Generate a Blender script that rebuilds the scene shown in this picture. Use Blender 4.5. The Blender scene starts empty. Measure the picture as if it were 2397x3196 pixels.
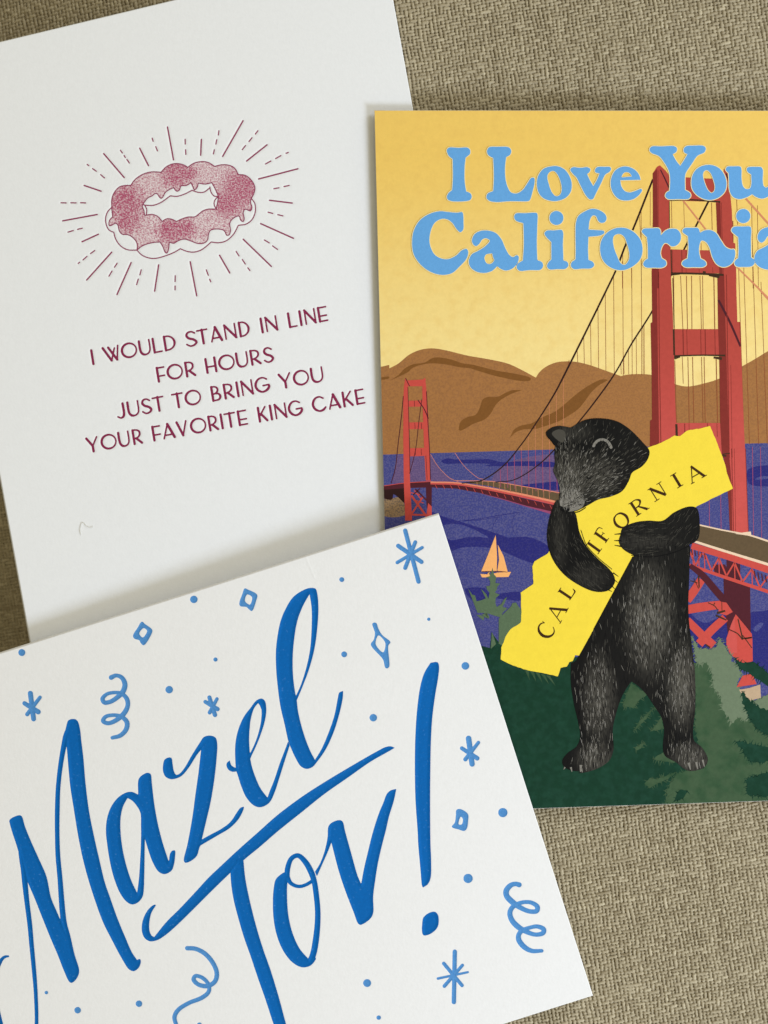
import bpy, math, random
import numpy as np
from mathutils import Vector
from mathutils.geometry import tessellate_polygon

random.seed(7)
RNG = np.random.default_rng(11)
scene = bpy.context.scene
COL = scene.collection

# ------------------------------------------------------------------ camera, light, exposure
S = 0.0703e-3            # metres per reference unit on the cloth
CX, CY = 1198.5, 1598.0  # middle of the pictured area, in the same units
CAMD = 0.330             # camera height above the cloth

cam_d = bpy.data.cameras.new('camera')
cam = bpy.data.objects.new('camera', cam_d)
COL.objects.link(cam)
cam.location = (0, 0, CAMD)
cam.rotation_euler = (0, 0, 0)
cam_d.sensor_fit = 'VERTICAL'
cam_d.sensor_height = 24.0
cam_d.lens = 24.0 * CAMD / (3196 * S)
cam_d.clip_start = 0.01
cam_d.clip_end = 20.0
cam_d.dof.use_dof = True
cam_d.dof.focus_distance = CAMD - 0.006
cam_d.dof.aperture_fstop = 5.0
scene.camera = cam

world = bpy.data.worlds.new('World')
scene.world = world
world.use_nodes = True
bg = world.node_tree.nodes['Background']
# the room: warm and dim, lighter on the window side than on the left
wn, wl = world.node_tree.nodes, world.node_tree.links
w_tc = wn.new('ShaderNodeTexCoord')
w_sx = wn.new('ShaderNodeSeparateXYZ')
w_mr = wn.new('ShaderNodeMapRange')
w_mr.inputs['From Min'].default_value = -1.0
w_mr.inputs['From Max'].default_value = 1.0
w_mr.inputs['To Min'].default_value = 0.14
w_mr.inputs['To Max'].default_value = 0.92
wl.new(w_tc.outputs['Generated'], w_sx.inputs[0])
wl.new(w_sx.outputs[0], w_mr.inputs['Value'])
wl.new(w_mr.outputs[0], bg.inputs['Strength'])
bg.inputs['Color'].default_value = (1.0, 0.90, 0.63, 1)


def area(name, loc, target, sx, sy, power, color):
    d = bpy.data.lights.new(name, 'AREA')
    d.shape = 'RECTANGLE'
    d.size, d.size_y = sx, sy
    d.energy = power
    d.color = color
    o = bpy.data.objects.new(name, d)
    COL.objects.link(o)
    o.location = loc
    o.rotation_euler = (Vector(target) - Vector(loc)).to_track_quat('-Z', 'Y').to_euler()
    return o


# daylight from a window low on the right, towards the viewer
area('window_light', (0.40, -0.32, 0.375), (0.0, 0.0, 0.0), 0.14, 0.19, 3.12, (0.70, 0.80, 1.0))
# broad fill lamp, added to brighten the upper right
area('upper_right_fill', (0.52, 0.35, 0.52), (0.06, 0.08, 0.0), 0.4, 0.4, 2.5, (0.74, 0.83, 1.0))

vs = scene.view_settings
vs.view_transform = 'Standard'
vs.look = 'None'
vs.exposure = 0.0
vs.gamma = 1.0
vs.use_curve_mapping = False
scene.cycles.max_bounces = 6


# ------------------------------------------------------------------ coordinates
def W(px, py, z=0.0):
    k = S * (1 - z / CAMD)
    return ((px - CX) * k, -(py - CY) * k, z)


# windows on the reference in which the outlines below were measured: x0, y0, units per step
TILES = {k: (x, y, s / 1659.0) for k, (x, y, s) in dict(
    A=(0, 2200, 600), B=(300, 2200, 600), C=(650, 1780, 600), D=(650, 2200, 600), E=(0, 2596, 600),
    F=(400, 2596, 600), G=(1000, 2596, 600), H=(1250, 2040, 600), I=(0, 1780, 600), J=(310, 490, 500),
    K=(260, 900, 500), L=(700, 900, 500), M=(1170, 900, 600), N=(1797, 850, 600), P=(1170, 1400, 600),
    Q=(1797, 1400, 600), R=(150, 330, 800), S=(1500, 2700, 300), T=(800, 1400, 600), U=(1400, 1750, 500),
    V=(1797, 1950, 600), W=(1650, 1280, 400), X=(1650, 1560, 600), Y=(400, 1500, 400), Z=(0, 1500, 400),
    b=(1170, 400, 500), c=(1570, 400, 500), d=(1897, 400, 500)).items()}
TILES['f'] = (0.0, 0.0, 1.0)


def parse(txt):
    """'A:x,y x,y* x,y,w' -> list of (x, y, corner, width); * marks a corner"""
    out = []
    t = TILES['f']
    for tok in txt.split():
        if tok[1:2] == ':':
            t = TILES[tok[0]]
            tok = tok[2:]
            if not tok:
                continue
        corner = tok.endswith('*')
        v = [float(q) for q in tok.rstrip('*').split(',')]
        out.append((t[0] + v[0] * t[2], t[1] + v[1] * t[2], corner, v[2] * t[2] if len(v) > 2 else 0.0))
    return out


def cr(p0, p1, p2, p3, n):
    """centripetal Catmull-Rom from p1 to p2, n steps (end not included)"""
    p0, p1, p2, p3 = (np.array(q, float) for q in (p0, p1, p2, p3))

    def dt(a, b):
        return max(np.hypot(*(b - a)[:2]) ** 0.5, 1e-4)
    t0 = 0.0
    t1 = t0 + dt(p0, p1)
    t2 = t1 + dt(p1, p2)
    t3 = t2 + dt(p2, p3)
    res = []
    for i in range(n):
        t = t1 + (t2 - t1) * i / n
        a1 = (t1 - t) / (t1 - t0) * p0 + (t - t0) / (t1 - t0) * p1
        a2 = (t2 - t) / (t2 - t1) * p1 + (t - t1) / (t2 - t1) * p2
        a3 = (t3 - t) / (t3 - t2) * p2 + (t - t2) / (t3 - t2) * p3
        b1 = (t2 - t) / (t2 - t0) * a1 + (t - t0) / (t2 - t0) * a2
        b2 = (t3 - t) / (t3 - t1) * a2 + (t - t1) / (t3 - t1) * a3
        res.append((t2 - t) / (t2 - t1) * b1 + (t - t1) / (t2 - t1) * b2)
    return res


def smooth_open(pts, step=6.0):
    n = len(pts)
    if n < 3:
        return [np.array(p, float) for p in pts]
    out = []
    for i in range(n - 1):
        a, b = np.array(pts[i]), np.array(pts[i + 1])
        p0 = np.array(pts[i - 1]) if i > 0 else 2 * a - b
        p3 = np.array(pts[i + 2]) if i + 2 < n else 2 * b - a
        k = max(2, int(np.hypot(*(b - a)[:2]) / step))
        out += cr(p0, a, b, p3, k)
    out.append(np.array(pts[-1], float))
    return out


def outline(txt, step=6.0):
    """closed smooth outline; corners stay sharp"""
    q = parse(txt)
    pts = [(x, y) for x, y, c, w in q]
    cor = [i for i, t in enumerate(q) if t[2]]
    n = len(pts)
    if not cor:
        out = []
        for i in range(n):
            a, b = np.array(pts[i]), np.array(pts[(i + 1) % n])
            k = max(2, int(np.hypot(*(b - a)) / step))
            out += cr(pts[i - 1], a, b, pts[(i + 2) % n], k)
        return np.array(out)
    out = []
    for j, c0 in enumerate(cor):
        c1 = cor[(j + 1) % len(cor)]
        m = (c1 - c0) % n or n
        seg = [pts[(c0 + i) % n] for i in range(m + 1)]
        out += smooth_open(seg, step)[:-1]
    return np.array(out)


def sharp(txt):
    return np.array([(x, y) for x, y, c, w in parse(txt)])


def ribbon(txt, step=5.0, width=None, closed=False):
    """centre line with widths -> (n,3) x, y, half width"""
    q = parse(txt)
    pts = [(x, y, (width if width else w) * 0.5) for x, y, c, w in q]
    if closed:
        pts = pts + [pts[0]]
    return np.array([[p[0], p[1], p[2]] for p in smooth_open(pts, step)])


def ribbon_poly(r):
    """ribbon -> outline polygon with blunt ends"""
    p = r[:, :2]
    t = np.gradient(p, axis=0)
    t /= np.maximum(np.hypot(t[:, 0], t[:, 1])[:, None], 1e-6)
    nrm = np.stack([-t[:, 1], t[:, 0]], 1)
    return np.concatenate([p + nrm * r[:, 2:3], (p - nrm * r[:, 2:3])[::-1]])


# ------------------------------------------------------------------ materials
def lin(h):
    h = h.lstrip('#')
    r = []
    for i in (0, 2, 4):
        c = int(h[i:i + 2], 16) / 255
        r.append(c / 12.92 if c <= 0.04045 else ((c + 0.055) / 1.055) ** 2.4)
    return r


MATS = {}


def mat(name, color, rough=0.7, spec=0.3, mottle=0.0, mscale=900.0, bump=0.0, bscale=2500.0, second=None,
        sscale=3000.0, sthr=(0.45, 0.6), sfac=1.0, illum=0.93, stretch=None, grad=None):
    """printed or plain paper: base colour with a slight mottle, an optional speckle of a second colour, paper-tooth bump"""
    if name in MATS:
        return MATS[name]
    m = bpy.data.materials.new(name)
    m.use_nodes = True
    nt = m.node_tree
    n, l = nt.nodes, nt.links
    p = n['Principled BSDF']
    p.inputs['Roughness'].default_value = rough
    p.inputs['Specular IOR Level'].default_value = spec
    if isinstance(color, str):
        color = [min(0.95, c / illum) for c in lin(color)]
    tc = n.new('ShaderNodeTexCoord')
    src = tc.outputs['Object']
    if stretch:
        mp = n.new('ShaderNodeMapping')
        mp.inputs['Scale'].default_value = stretch[0]
        mp.inputs['Rotation'].default_value = (0, 0, stretch[1])
        l.new(src, mp.inputs['Vector'])
        src = mp.outputs['Vector']
    base = n.new('ShaderNodeRGB')
    base.outputs[0].default_value = (*color, 1)
    cur = base.outputs[0]
    if grad:                          # a second ink that takes over down the picture
        g2 = [min(0.95, c / illum) for c in lin(grad[0])]
        sx = n.new('ShaderNodeSeparateXYZ')
        l.new(tc.outputs['Object'], sx.inputs[0])
        mr = n.new('ShaderNodeMapRange')
        mr.interpolation_type = 'SMOOTHSTEP'
        mr.inputs['From Min'].default_value = grad[1]
        mr.inputs['From Max'].default_value = grad[2]
        l.new(sx.outputs[1], mr.inputs['Value'])
        mx = n.new('ShaderNodeMix')
        mx.data_type = 'RGBA'
        l.new(mr.outputs[0], mx.inputs['Factor'])
        l.new(cur, mx.inputs[6])
        mx.inputs[7].default_value = (*g2, 1)
        cur = mx.outputs[2]
    if second:
        s2 = [min(0.95, c / illum) for c in lin(second)]
        t = n.new('ShaderNodeTexNoise')
        t.inputs['Scale'].default_value = sscale
        t.inputs['Detail'].default_value = 1.0
        l.new(src, t.inputs['Vector'])
        mr = n.new('ShaderNodeMapRange')
        mr.inputs['From Min'].default_value = sthr[0]
        mr.inputs['From Max'].default_value = sthr[1]
        mr.inputs['To Max'].default_value = sfac
        l.new(t.outputs['Fac'], mr.inputs['Value'])
        mx = n.new('ShaderNodeMix')
        mx.data_type = 'RGBA'
        l.new(mr.outputs[0], mx.inputs['Factor'])
        l.new(cur, mx.inputs[6])
        mx.inputs[7].default_value = (*s2, 1)
        cur = mx.outputs[2]
    if mottle > 0:
        t = n.new('ShaderNodeTexNoise')
        t.inputs['Scale'].default_value = mscale
        t.inputs['Detail'].default_value = 4.0
        t.inputs['Roughness'].default_value = 0.7
        l.new(tc.outputs['Object'], t.inputs['Vector'])
        mr = n.new('ShaderNodeMapRange')
        mr.inputs['From Min'].default_value = 0.25
        mr.inputs['From Max'].default_value = 0.75
        mr.inputs['To Min'].default_value = 1 - mottle
        mr.inputs['To Max'].default_value = 1 + mottle
        l.new(t.outputs['Fac'], mr.inputs['Value'])
        mx = n.new('ShaderNodeMix')
        mx.data_type = 'RGBA'
        mx.blend_type = 'MULTIPLY'
        mx.inputs['Factor'].default_value = 1.0
        l.new(cur, mx.inputs[6])
        l.new(mr.outputs[0], mx.inputs[7])
        cur = mx.outputs[2]
    l.new(cur, p.inputs['Base Color'])
    if bump > 0:
        t = n.new('ShaderNodeTexNoise')
        t.inputs['Scale'].default_value = bscale
        t.inputs['Detail'].default_value = 3.0
        l.new(tc.outputs['Object'], t.inputs['Vector'])
        b = n.new('ShaderNodeBump')
        b.inputs['Strength'].default_value = bump
        b.inputs['Distance'].default_value = 0.0001
        l.new(t.outputs['Fac'], b.inputs['Height'])
        l.new(b.outputs[0], p.inputs['Normal'])
    MATS[name] = m
    return m


# ------------------------------------------------------------------ objects
def tag(o, label=None, cat=None, group=None, kind=None):
    for k, v in (('label', label), ('category', cat), ('group', group), ('kind', kind)):
        if v:
            o[k] = v
    return o


def thing(name, loc, label, cat, group=None):
    o = bpy.data.objects.new(name, None)
    o.empty_display_size = 0.01
    COL.objects.link(o)
    o.location = loc
    return tag(o, label, cat, group)


def link(name, me, parent=None, origin=(0, 0, 0)):
    o = bpy.data.objects.new(name, me)
    COL.objects.link(o)
    if parent is not None:
        o.parent = parent
    return o


def mesh_from(name, verts, faces, mats, mids=None, smooth=False):
    me = bpy.data.meshes.new(name)
    me.from_pydata([tuple(v) for v in verts], [], [tuple(f) for f in faces])
    for m in mats:
        me.materials.append(m)
    if mids is not None:
        me.polygons.foreach_set('material_index', np.array(mids, np.int32))
    if smooth:
        me.polygons.foreach_set('use_smooth', np.ones(len(me.polygons), bool))
    me.update()
    return me


# ------------------------------------------------------------------ signed distance fields for the letterpress cards
class Field:
    def __init__(self, x0, y0, x1, y1, g=2.0):
        self.g = g
        self.xs = np.arange(x0, x1 + g, g)
        self.ys = np.arange(y0, y1 + g, g)
        self.f = np.full((len(self.ys), len(self.xs)), 20.0)

    def sub(self, bx):
        i0 = max(0, int((bx[0] - self.xs[0]) / self.g))
        i1 = min(len(self.xs), int((bx[2] - self.xs[0]) / self.g) + 2)
        j0 = max(0, int((bx[1] - self.ys[0]) / self.g))
        j1 = min(len(self.ys), int((bx[3] - self.ys[0]) / self.g) + 2)
        return j0, j1, i0, i1

    def seg(self, pts, rad, j0, j1, i0, i1):
        X, Y = np.meshgrid(self.xs[i0:i1], self.ys[j0:j1])
        d = np.full(X.shape, 1e3)
        for k in range(len(pts) - 1):
            a, b = pts[k], pts[k + 1]
            v = b - a
            L = max(v @ v, 1e-9)
            t = np.clip(((X - a[0]) * v[0] + (Y - a[1]) * v[1]) / L, 0, 1)
            dd = np.hypot(X - a[0] - t * v[0], Y - a[1] - t * v[1])
            if rad is not None:
                dd = dd - (rad[k] + t * (rad[k + 1] - rad[k]))
            d = np.minimum(d, dd)
        return X, Y, d

    def put(self, j0, j1, i0, i1, d):
        self.f[j0:j1, i0:i1] = np.minimum(self.f[j0:j1, i0:i1], d)

    def ribbon(self, r):
        m = r[:, 2].max() + 20
        j0, j1, i0, i1 = self.sub((r[:, 0].min() - m, r[:, 1].min() - m, r[:, 0].max() + m, r[:, 1].max() + m))
        if j1 <= j0 or i1 <= i0:
            return
        X, Y, d = self.seg(r[:, :2], r[:, 2], j0, j1, i0, i1)
        self.put(j0, j1, i0, i1, d)

    def poly(self, loops):
        o = loops[0]
        m = 20
        j0, j1, i0, i1 = self.sub((o[:, 0].min() - m, o[:, 1].min() - m, o[:, 0].max() + m, o[:, 1].max() + m))
        if j1 <= j0 or i1 <= i0:
            return
        ins = None
        d = None
        for lp in loops:
            cl = np.concatenate([lp, lp[:1]])
            X, Y, dd = self.seg(cl, None, j0, j1, i0, i1)
            d = dd if d is None else np.minimum(d, dd)
            c = np.zeros(X.shape, bool)
            for k in range(len(lp)):
                (xa, ya), (xb, yb) = cl[k], cl[k + 1]
                if ya == yb:
                    continue
                c ^= ((ya > Y) != (yb > Y)) & (X < (xb - xa) * (Y - ya) / (yb - ya) + xa)
            ins = c if ins is None else ins ^ c
        self.put(j0, j1, i0, i1, np.where(ins, -d, d))

    def dot(self, x, y, r):
        self.ribbon(np.array([[x, y, r], [x + 0.3, y, r]]))

    def sample(self, A, px, py):
        u = np.clip((px - self.xs[0]) / self.g, 0, len(self.xs) - 1.001)
        v = np.clip((py - self.ys[0]) / self.g, 0, len(self.ys) - 1.001)
        i, j = u.astype(int), v.astype(int)
        fu, fv = u - i, v - j
        r = (A[j, i] * (1 - fu) * (1 - fv) + A[j, i + 1] * fu * (1 - fv) + A[j + 1, i] * (1 - fu) * fv + A[j + 1, i + 1] * fu * fv)
        out = (px < self.xs[0]) | (px > self.xs[-1]) | (py < self.ys[0]) | (py > self.ys[-1])
        return np.where(out, A.max(), r)


def press(F, depth, inner, outer):
    """depth of the printed dent as a function of the signed distance (reference units)"""
    t = np.clip((outer - F) / (outer + inner), 0, 1)
    return -depth * t * t * (3 - 2 * t)


def contour_mesh(name, fld, F, zf, mats, tone=None):
    """marching squares: the inked area (F < 0) as a mesh that follows the dent; zf(px, py, F) gives height"""
    J, I = np.where(F < 20)
    F = F.copy()
    F[F == 0] = 1e-6
    ins = F < 0
    a, b, c, d = ins[:-1, :-1], ins[:-1, 1:], ins[1:, 1:], ins[1:, :-1]
    full = a & b & c & d
    some = (a | b | c | d) & ~full
    nx = F.shape[1]
    idx = -np.ones(F.shape, np.int64)
    jj, ii = np.where(ins)
    idx[jj, ii] = np.arange(len(jj))
    vx = list(fld.xs[ii])
    vy = list(fld.ys[jj])
    vf = list(F[jj, ii])
    fj, fi = np.where(full)
    faces = np.stack([idx[fj, fi], idx[fj + 1, fi], idx[fj + 1, fi + 1], idx[fj, fi + 1]], 1).tolist()
    edge = {}

    def cross(j0, i0, j1, i1):
        key = (j0, i0, j1, i1) if (j0, i0) < (j1, i1) else (j1, i1, j0, i0)
        if key not in edge:
            A, B = F[j0, i0], F[j1, i1]
            t = A / (A - B)
            edge[key] = len(vx)
            vx.append(fld.xs[i0] + t * (fld.xs[i1] - fld.xs[i0]))
            vy.append(fld.ys[j0] + t * (fld.ys[j1] - fld.ys[j0]))
            vf.append(0.0)
        return edge[key]
    for j, i in zip(*np.where(some)):
        cs = [(j, i), (j + 1, i), (j + 1, i + 1), (j, i + 1)]
        poly = []
        for q in range(4):
            p0, p1 = cs[q], cs[(q + 1) % 4]
            if ins[p0]:
                poly.append(idx[p0])
            if ins[p0] != ins[p1]:
                poly.append(cross(*p0, *p1))
        if len(poly) >= 3:
            faces.append(poly)
    vx, vy, vf = np.array(vx), np.array(vy), np.array(vf)
    z = zf(vx, vy, vf)
    k = S * (1 - z / CAMD)
    verts = np.stack([(vx - CX) * k, -(vy - CY) * k, z], 1)
    me = mesh_from(name, verts.tolist(), faces, mats, smooth=True)
    if tone is not None:
        at = me.attributes.new('tone', 'FLOAT', 'POINT')
        at.data.foreach_set('value', tone(vx, vy).astype(np.float32))
    return me


def plane_z(p):
    """three (px, py, z) anchors -> function"""
    A = np.array([[a, b, 1.0] for a, b, c in p])
    k = np.linalg.solve(A, np.array([1 / (1 - c / CAMD) for a, b, c in p]))
    return lambda x, y: CAMD * (1 - 1 / (k[0] * x + k[1] * y + k[2]))


def quad_grid(corners, nu, nv):
    tl, tr, br, bl = (np.array(c, float) for c in corners)
    u = np.linspace(0, 1, nu)[None, :, None]
    v = np.linspace(0, 1, nv)[:, None, None]
    return (tl * (1 - u) + tr * u) * (1 - v) + (bl * (1 - u) + br * u) * v


def leaf_mesh(name, corners, zfun, mats, nu=2, nv=2, dent=None, thick=0.00035, fold=None, gap=0.0):
    """a sheet of card: finely divided top that follows the dents, edges, underside and (optionally) the rounded fold"""
    g = quad_grid(corners, nu, nv)
    px, py = g[..., 0], g[..., 1]
    z = zfun(px, py)
    if dent is not None:
        z = z + dent(px, py)
    k = S * (1 - z / CAMD)
    top = np.stack([(px - CX) * k, -(py - CY) * k, z], -1).reshape(-1, 3)
    J, I = np.meshgrid(np.arange(nv - 1), np.arange(nu - 1), indexing='ij')
    q = (J * nu + I).ravel()
    faces = np.stack([q, q + nu, q + nu + 1, q + 1], 1).tolist()
    verts = top.tolist()
    ring = list(range(0, nu)) + [j * nu + nu - 1 for j in range(1, nv)] + \
        [(nv - 1) * nu + i for i in range(nu - 2, -1, -1)] + [j * nu for j in range(nv - 2, 0, -1)]
    base = len(verts)
    for r in ring:
        v = verts[r]
        verts.append([v[0], v[1], v[2] - thick])
    m = len(ring)
    for i in range(m):
        faces.append([ring[i], ring[(i + 1) % m], base + (i + 1) % m, base + i])
    faces.append([base + i for i in range(m)])
    if fold is not None:                              # fold = (edge start index, edge end index, outward direction)
        e = [ring[i] for i in range(m)]
        if fold == 'top':
            edge = list(range(0, nu))
            out = np.array(verts[0]) - np.array(verts[(nv - 1) * nu])
        else:
            edge = [j * nu for j in range(nv)]
            out = np.array(verts[0]) - np.array(verts[nu - 1])
        out[2] = 0
        out /= np.linalg.norm(out)
        rr = gap / 2
        prev = edge
        for s in range(1, 8):
            a = math.pi * s / 7
            cur = []
            for r in edge:
                v = verts[r]
                cur.append(len(verts))
                verts.append([v[0] + out[0] * rr * 0.4 * math.sin(a), v[1] + out[1] * rr * 0.4 * math.sin(a), v[2] - rr + rr * math.cos(a)])
            for i in range(len(edge) - 1):
                qd = [prev[i], prev[i + 1], cur[i + 1], cur[i]]
                faces.append(qd if fold == 'top' else qd[::-1])
            prev = cur
    me = mesh_from(name, verts, faces, mats, smooth=True)
    fl = np.ones(len(faces), bool)
    nt_ = (nu - 1) * (nv - 1)
    fl[nt_:nt_ + m + 1] = False
    me.polygons.foreach_set('use_smooth', fl)
    return me


def unsmooth_ngons(me):
    for p in me.polygons:
        if len(p.vertices) > 8:
            p.use_smooth = False


# ================================================================== the cloth
CARD_A = [(-237, 188), (1198.3, -157), (1545, 1745), (108, 2075)]                     # king cake card
CARD_B = [(1168.5, 344.5), (2613, 345.5), (2660, 2491), (1222, 2538.7)]              # picture postcard
_u = np.array([math.cos(math.radians(17.62)), -math.sin(math.radians(17.62))])
_tr, _br = np.array([1369.6, 1605.0]), np.array([1850.4, 3107.0])
_tl = _tr - _u * 2041
_bl = _br - _u * 2041
CARD_C = [tuple(_tl), tuple(_tr), tuple(_br), tuple(_bl)]                            # blue lettered card


def inside(poly, X, Y):
    c = np.zeros(X.shape, bool)
    n = len(poly)
    for k in range(n):
        (xa, ya), (xb, yb) = poly[k], poly[(k + 1) % n]
        if ya == yb:
            continue
        c ^= ((ya > Y) != (yb > Y)) & (X < (xb - xa) * (Y - ya) / (yb - ya) + xa)
    return c


def cloth_form(x, y):
    """slow rise and fall of the cushion (metres)"""
    fx = np.clip(-0.030 - x, 0, 1)
    r = -(3.0 + 50 * np.clip(0.035 - y, 0, 0.06)) * fx * fx
    r = r + 0.0006 * np.sin(x * 38 + 1.0) * np.sin(y * 31 + 0.4)
    return r


def build_cloth():
    g = 0.000118
    x0, x1, y0, y1 = -0.118, 0.112, -0.140, 0.140
    xs = np.arange(x0, x1, g)
    ys = np.arange(y0, y1, g)
    X, Y = np.meshgrid(xs, ys)
    # hidden middle is left out
    PX, PY = X / S + CX, -Y / S + CY

    def shrink(c, f):
        c = np.array(c)
        return (c.mean(0) + (c - c.mean(0)) * f).tolist()
    hid = inside(shrink(CARD_A, 0.80), PX, PY) | inside(shrink(CARD_B, 0.80), PX, PY) | inside(shrink(CARD_C, 0.80), PX, PY)
    a = math.radians(9.5)
    # weave axes: weft slopes up to the right, warp leans with it
    wob = 0.00008 * np.sin(X * 410 + 3 * np.sin(Y * 170)) + 0.00007 * np.sin(Y * 530 + 2 * np.sin(X * 230))
    wob2 = 0.00008 * np.sin(Y * 470 + 3 * np.sin(X * 190)) + 0.00007 * np.sin(X * 610 + 2 * np.sin(Y * 260) + 1)
    Uc = X * math.cos(a) + Y * math.sin(a) + wob2 * 1.1
    Vc = -X * math.sin(a) + Y * math.cos(a) + wob * 1.1
    pu, pv = 0.00086, 0.00074            # warp and weft pitch
    u, v = Uc / pu + 400, Vc / pv + 400
    NU, NV = 800, 800
    # crepe weave: broken 2/1 basket with random floats
    wv = np.zeros((NV, NU), np.float32)
    jj, ii = np.meshgrid(np.arange(NV), np.arange(NU), indexing='ij')
    shift4 = np.array([0, 1, 3, 2, 0, 2, 1, 3])[jj % 8]
    wv[((ii + shift4) % 4) < 2] = 1
    flip = RNG.random((NV, NU)) < 0.07
    wv[flip] = 1 - wv[flip]
    rw_v = 0.86 + 0.24 * RNG.random(NV)      # weft thickness per thread
    rw_u = 0.82 + 0.24 * RNG.random(NU)
    tint_v = RNG.normal(0, 0.05, NV)
    tint_u = RNG.normal(0, 0.05, NU)
    seg_v = RNG.normal(0, 0.08, (NV, NU))
    seg_u = RNG.normal(0, 0.08, (NV, NU))

    iu, iv = np.floor(u).astype(int), np.floor(v).astype(int)
    fu, fv = u - iu - 0.5, v - iv - 0.5
    sm = lambda t: t * t * (3 - 2 * t)
    # weft: runs along u inside row iv
    n0 = np.where(fu > 0, iu, iu - 1)
    t = sm(np.where(fu > 0, fu, fu + 1))
    lev = wv[iv, n0] * (1 - t) + wv[iv, n0 + 1] * t
    rad = rw_v[iv] * (0.70 + 0.20 * lev)
    prof = np.sqrt(np.clip(1 - (2 * fv / np.maximum(rad, 0.3) * 0.92) ** 2, 0, 1))
    zweft = 0.00027 * (lev * 2 - 1) + 0.00034 * prof * rad
    zweft = np.where(prof <= 0, -0.0009, zweft)
    # warp: runs along v inside column iu
    m0 = np.where(fv > 0, iv, iv - 1)
    t = sm(np.where(fv > 0, fv, fv + 1))
    lev2 = 1 - (wv[m0, iu] * (1 - t) + wv[m0 + 1, iu] * t)
    rad = rw_u[iu] * (0.66 + 0.20 * lev2)
    prof = np.sqrt(np.clip(1 - (2 * fu / np.maximum(rad, 0.3) * 0.92) ** 2, 0, 1))
    zwarp = 0.00027 * (lev2 * 2 - 1) + 0.00036 * prof * rad
    zwarp = np.where(prof <= 0, -0.0009, zwarp)
    wf = zweft > zwarp
    z = np.maximum(np.maximum(zweft, zwarp), -0.00060)
    tint = np.where(wf, tint_v[iv] + seg_v[iv, (iu + (fu > 0)) // 2], tint_u[iu] + seg_u[(iv + (fv > 0)) // 2, iu])
    z = z - 0.00045 + cloth_form(X, Y) + RNG.normal(0, 0.000012, z.shape)

    ny, nx = X.shape
    keepv = ~hid
    J, I = np.meshgrid(np.arange(ny - 1), np.arange(nx - 1), indexing='ij')
    q = keepv[:-1, :-1] & keepv[1:, :-1] & keepv[1:, 1:] & keepv[:-1, 1:]
    used = np.zeros((ny, nx), bool)
    for dj in (0, 1):
        for di in (0, 1):
            used[dj:ny - 1 + dj, di:nx - 1 + di] |= q
    idx = -np.ones((ny, nx), np.int64)
    idx[used] = np.arange(used.sum())
    verts = np.stack([X[used], Y[used], z[used]], 1).astype(np.float32)
    J, I = J[q], I[q]
    fc = np.stack([idx[J, I], idx[J, I + 1], idx[J + 1, I + 1], idx[J + 1, I]], 1).astype(np.int32)
    me = bpy.data.meshes.new('cloth')
    me.vertices.add(len(verts))
    me.vertices.foreach_set('co', verts.ravel())
    me.loops.add(fc.size)
    me.loops.foreach_set('vertex_index', fc.ravel())
    me.polygons.add(len(fc))
    me.polygons.foreach_set('loop_start', np.arange(0, fc.size, 4, dtype=np.int32))
    me.polygons.foreach_set('loop_total', np.full(len(fc), 4, np.int32))
    me.polygons.foreach_set('use_smooth', np.ones(len(fc), bool))
    at = me.attributes.new('tint', 'FLOAT', 'POINT')
    at.data.foreach_set('value', tint[used].astype(np.float32))
    me.update(calc_edges=True)
    me.validate()

    m = bpy.data.materials.new('woven_cloth')
    m.use_nodes = True
    nt = m.node_tree
    n, l = nt.nodes, nt.links
    p = n['Principled BSDF']
    p.inputs['Roughness'].default_value = 0.62
    p.inputs['Specular IOR Level'].default_value = 0.35
    p.inputs['Sheen Weight'].default_value = 0.15
    p.inputs['Sheen Roughness'].default_value = 0.4
    at = n.new('ShaderNodeAttribute')
    at.attribute_name = 'tint'
    cr_ = n.new('ShaderNodeValToRGB')
    cr_.color_ramp.elements[0].position = 0.18
    cr_.color_ramp.elements[0].color = (0.235, 0.185, 0.103, 1)
    cr_.color_ramp.elements[1].position = 0.82
    cr_.color_ramp.elements[1].color = (0.51, 0.440, 0.292, 1)
    ad = n.new('ShaderNodeMath')
    ad.operation = 'ADD'
    ad.inputs[1].default_value = 0.5
    l.new(at.outputs['Fac'], ad.inputs[0])
    l.new(ad.outputs[0], cr_.inputs[0])
    # fine fibres
    tc = n.new('ShaderNodeTexCoord')
    tn = n.new('ShaderNodeTexNoise')
    tn.inputs['Scale'].default_value = 5200
    tn.inputs['Detail'].default_value = 2
    l.new(tc.outputs['Object'], tn.inputs['Vector'])
    mr = n.new('ShaderNodeMapRange')
    mr.inputs['From Min'].default_value = 0.3
    mr.inputs['From Max'].default_value = 0.7
    mr.inputs['To Min'].default_value = 0.82
    mr.inputs['To Max'].default_value = 1.15
    l.new(tn.outputs['Fac'], mr.inputs['Value'])
    mx = n.new('ShaderNodeMix')
    mx.data_type = 'RGBA'
    mx.blend_type = 'MULTIPLY'
    mx.inputs['Factor'].default_value = 1
    l.new(cr_.outputs[0], mx.inputs[6])
    l.new(mr.outputs[0], mx.inputs[7])
    l.new(mx.outputs[2], p.inputs['Base Color'])
    me.materials.append(m)
    o = link('upholstery_cloth', me)
    tag(o, 'beige and brown woven upholstery cloth the cards lie on', 'cloth', kind='structure')


build_cloth()

PAPER = mat('card_paper', (0.815, 0.82, 0.815), rough=0.85, spec=0.2, mottle=0.02, mscale=900, bump=0.22, bscale=1900)
PAPER_IN = mat('card_paper_inside', (0.78, 0.77, 0.74), rough=0.9, spec=0.2, mottle=0.02, mscale=1500)

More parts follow.
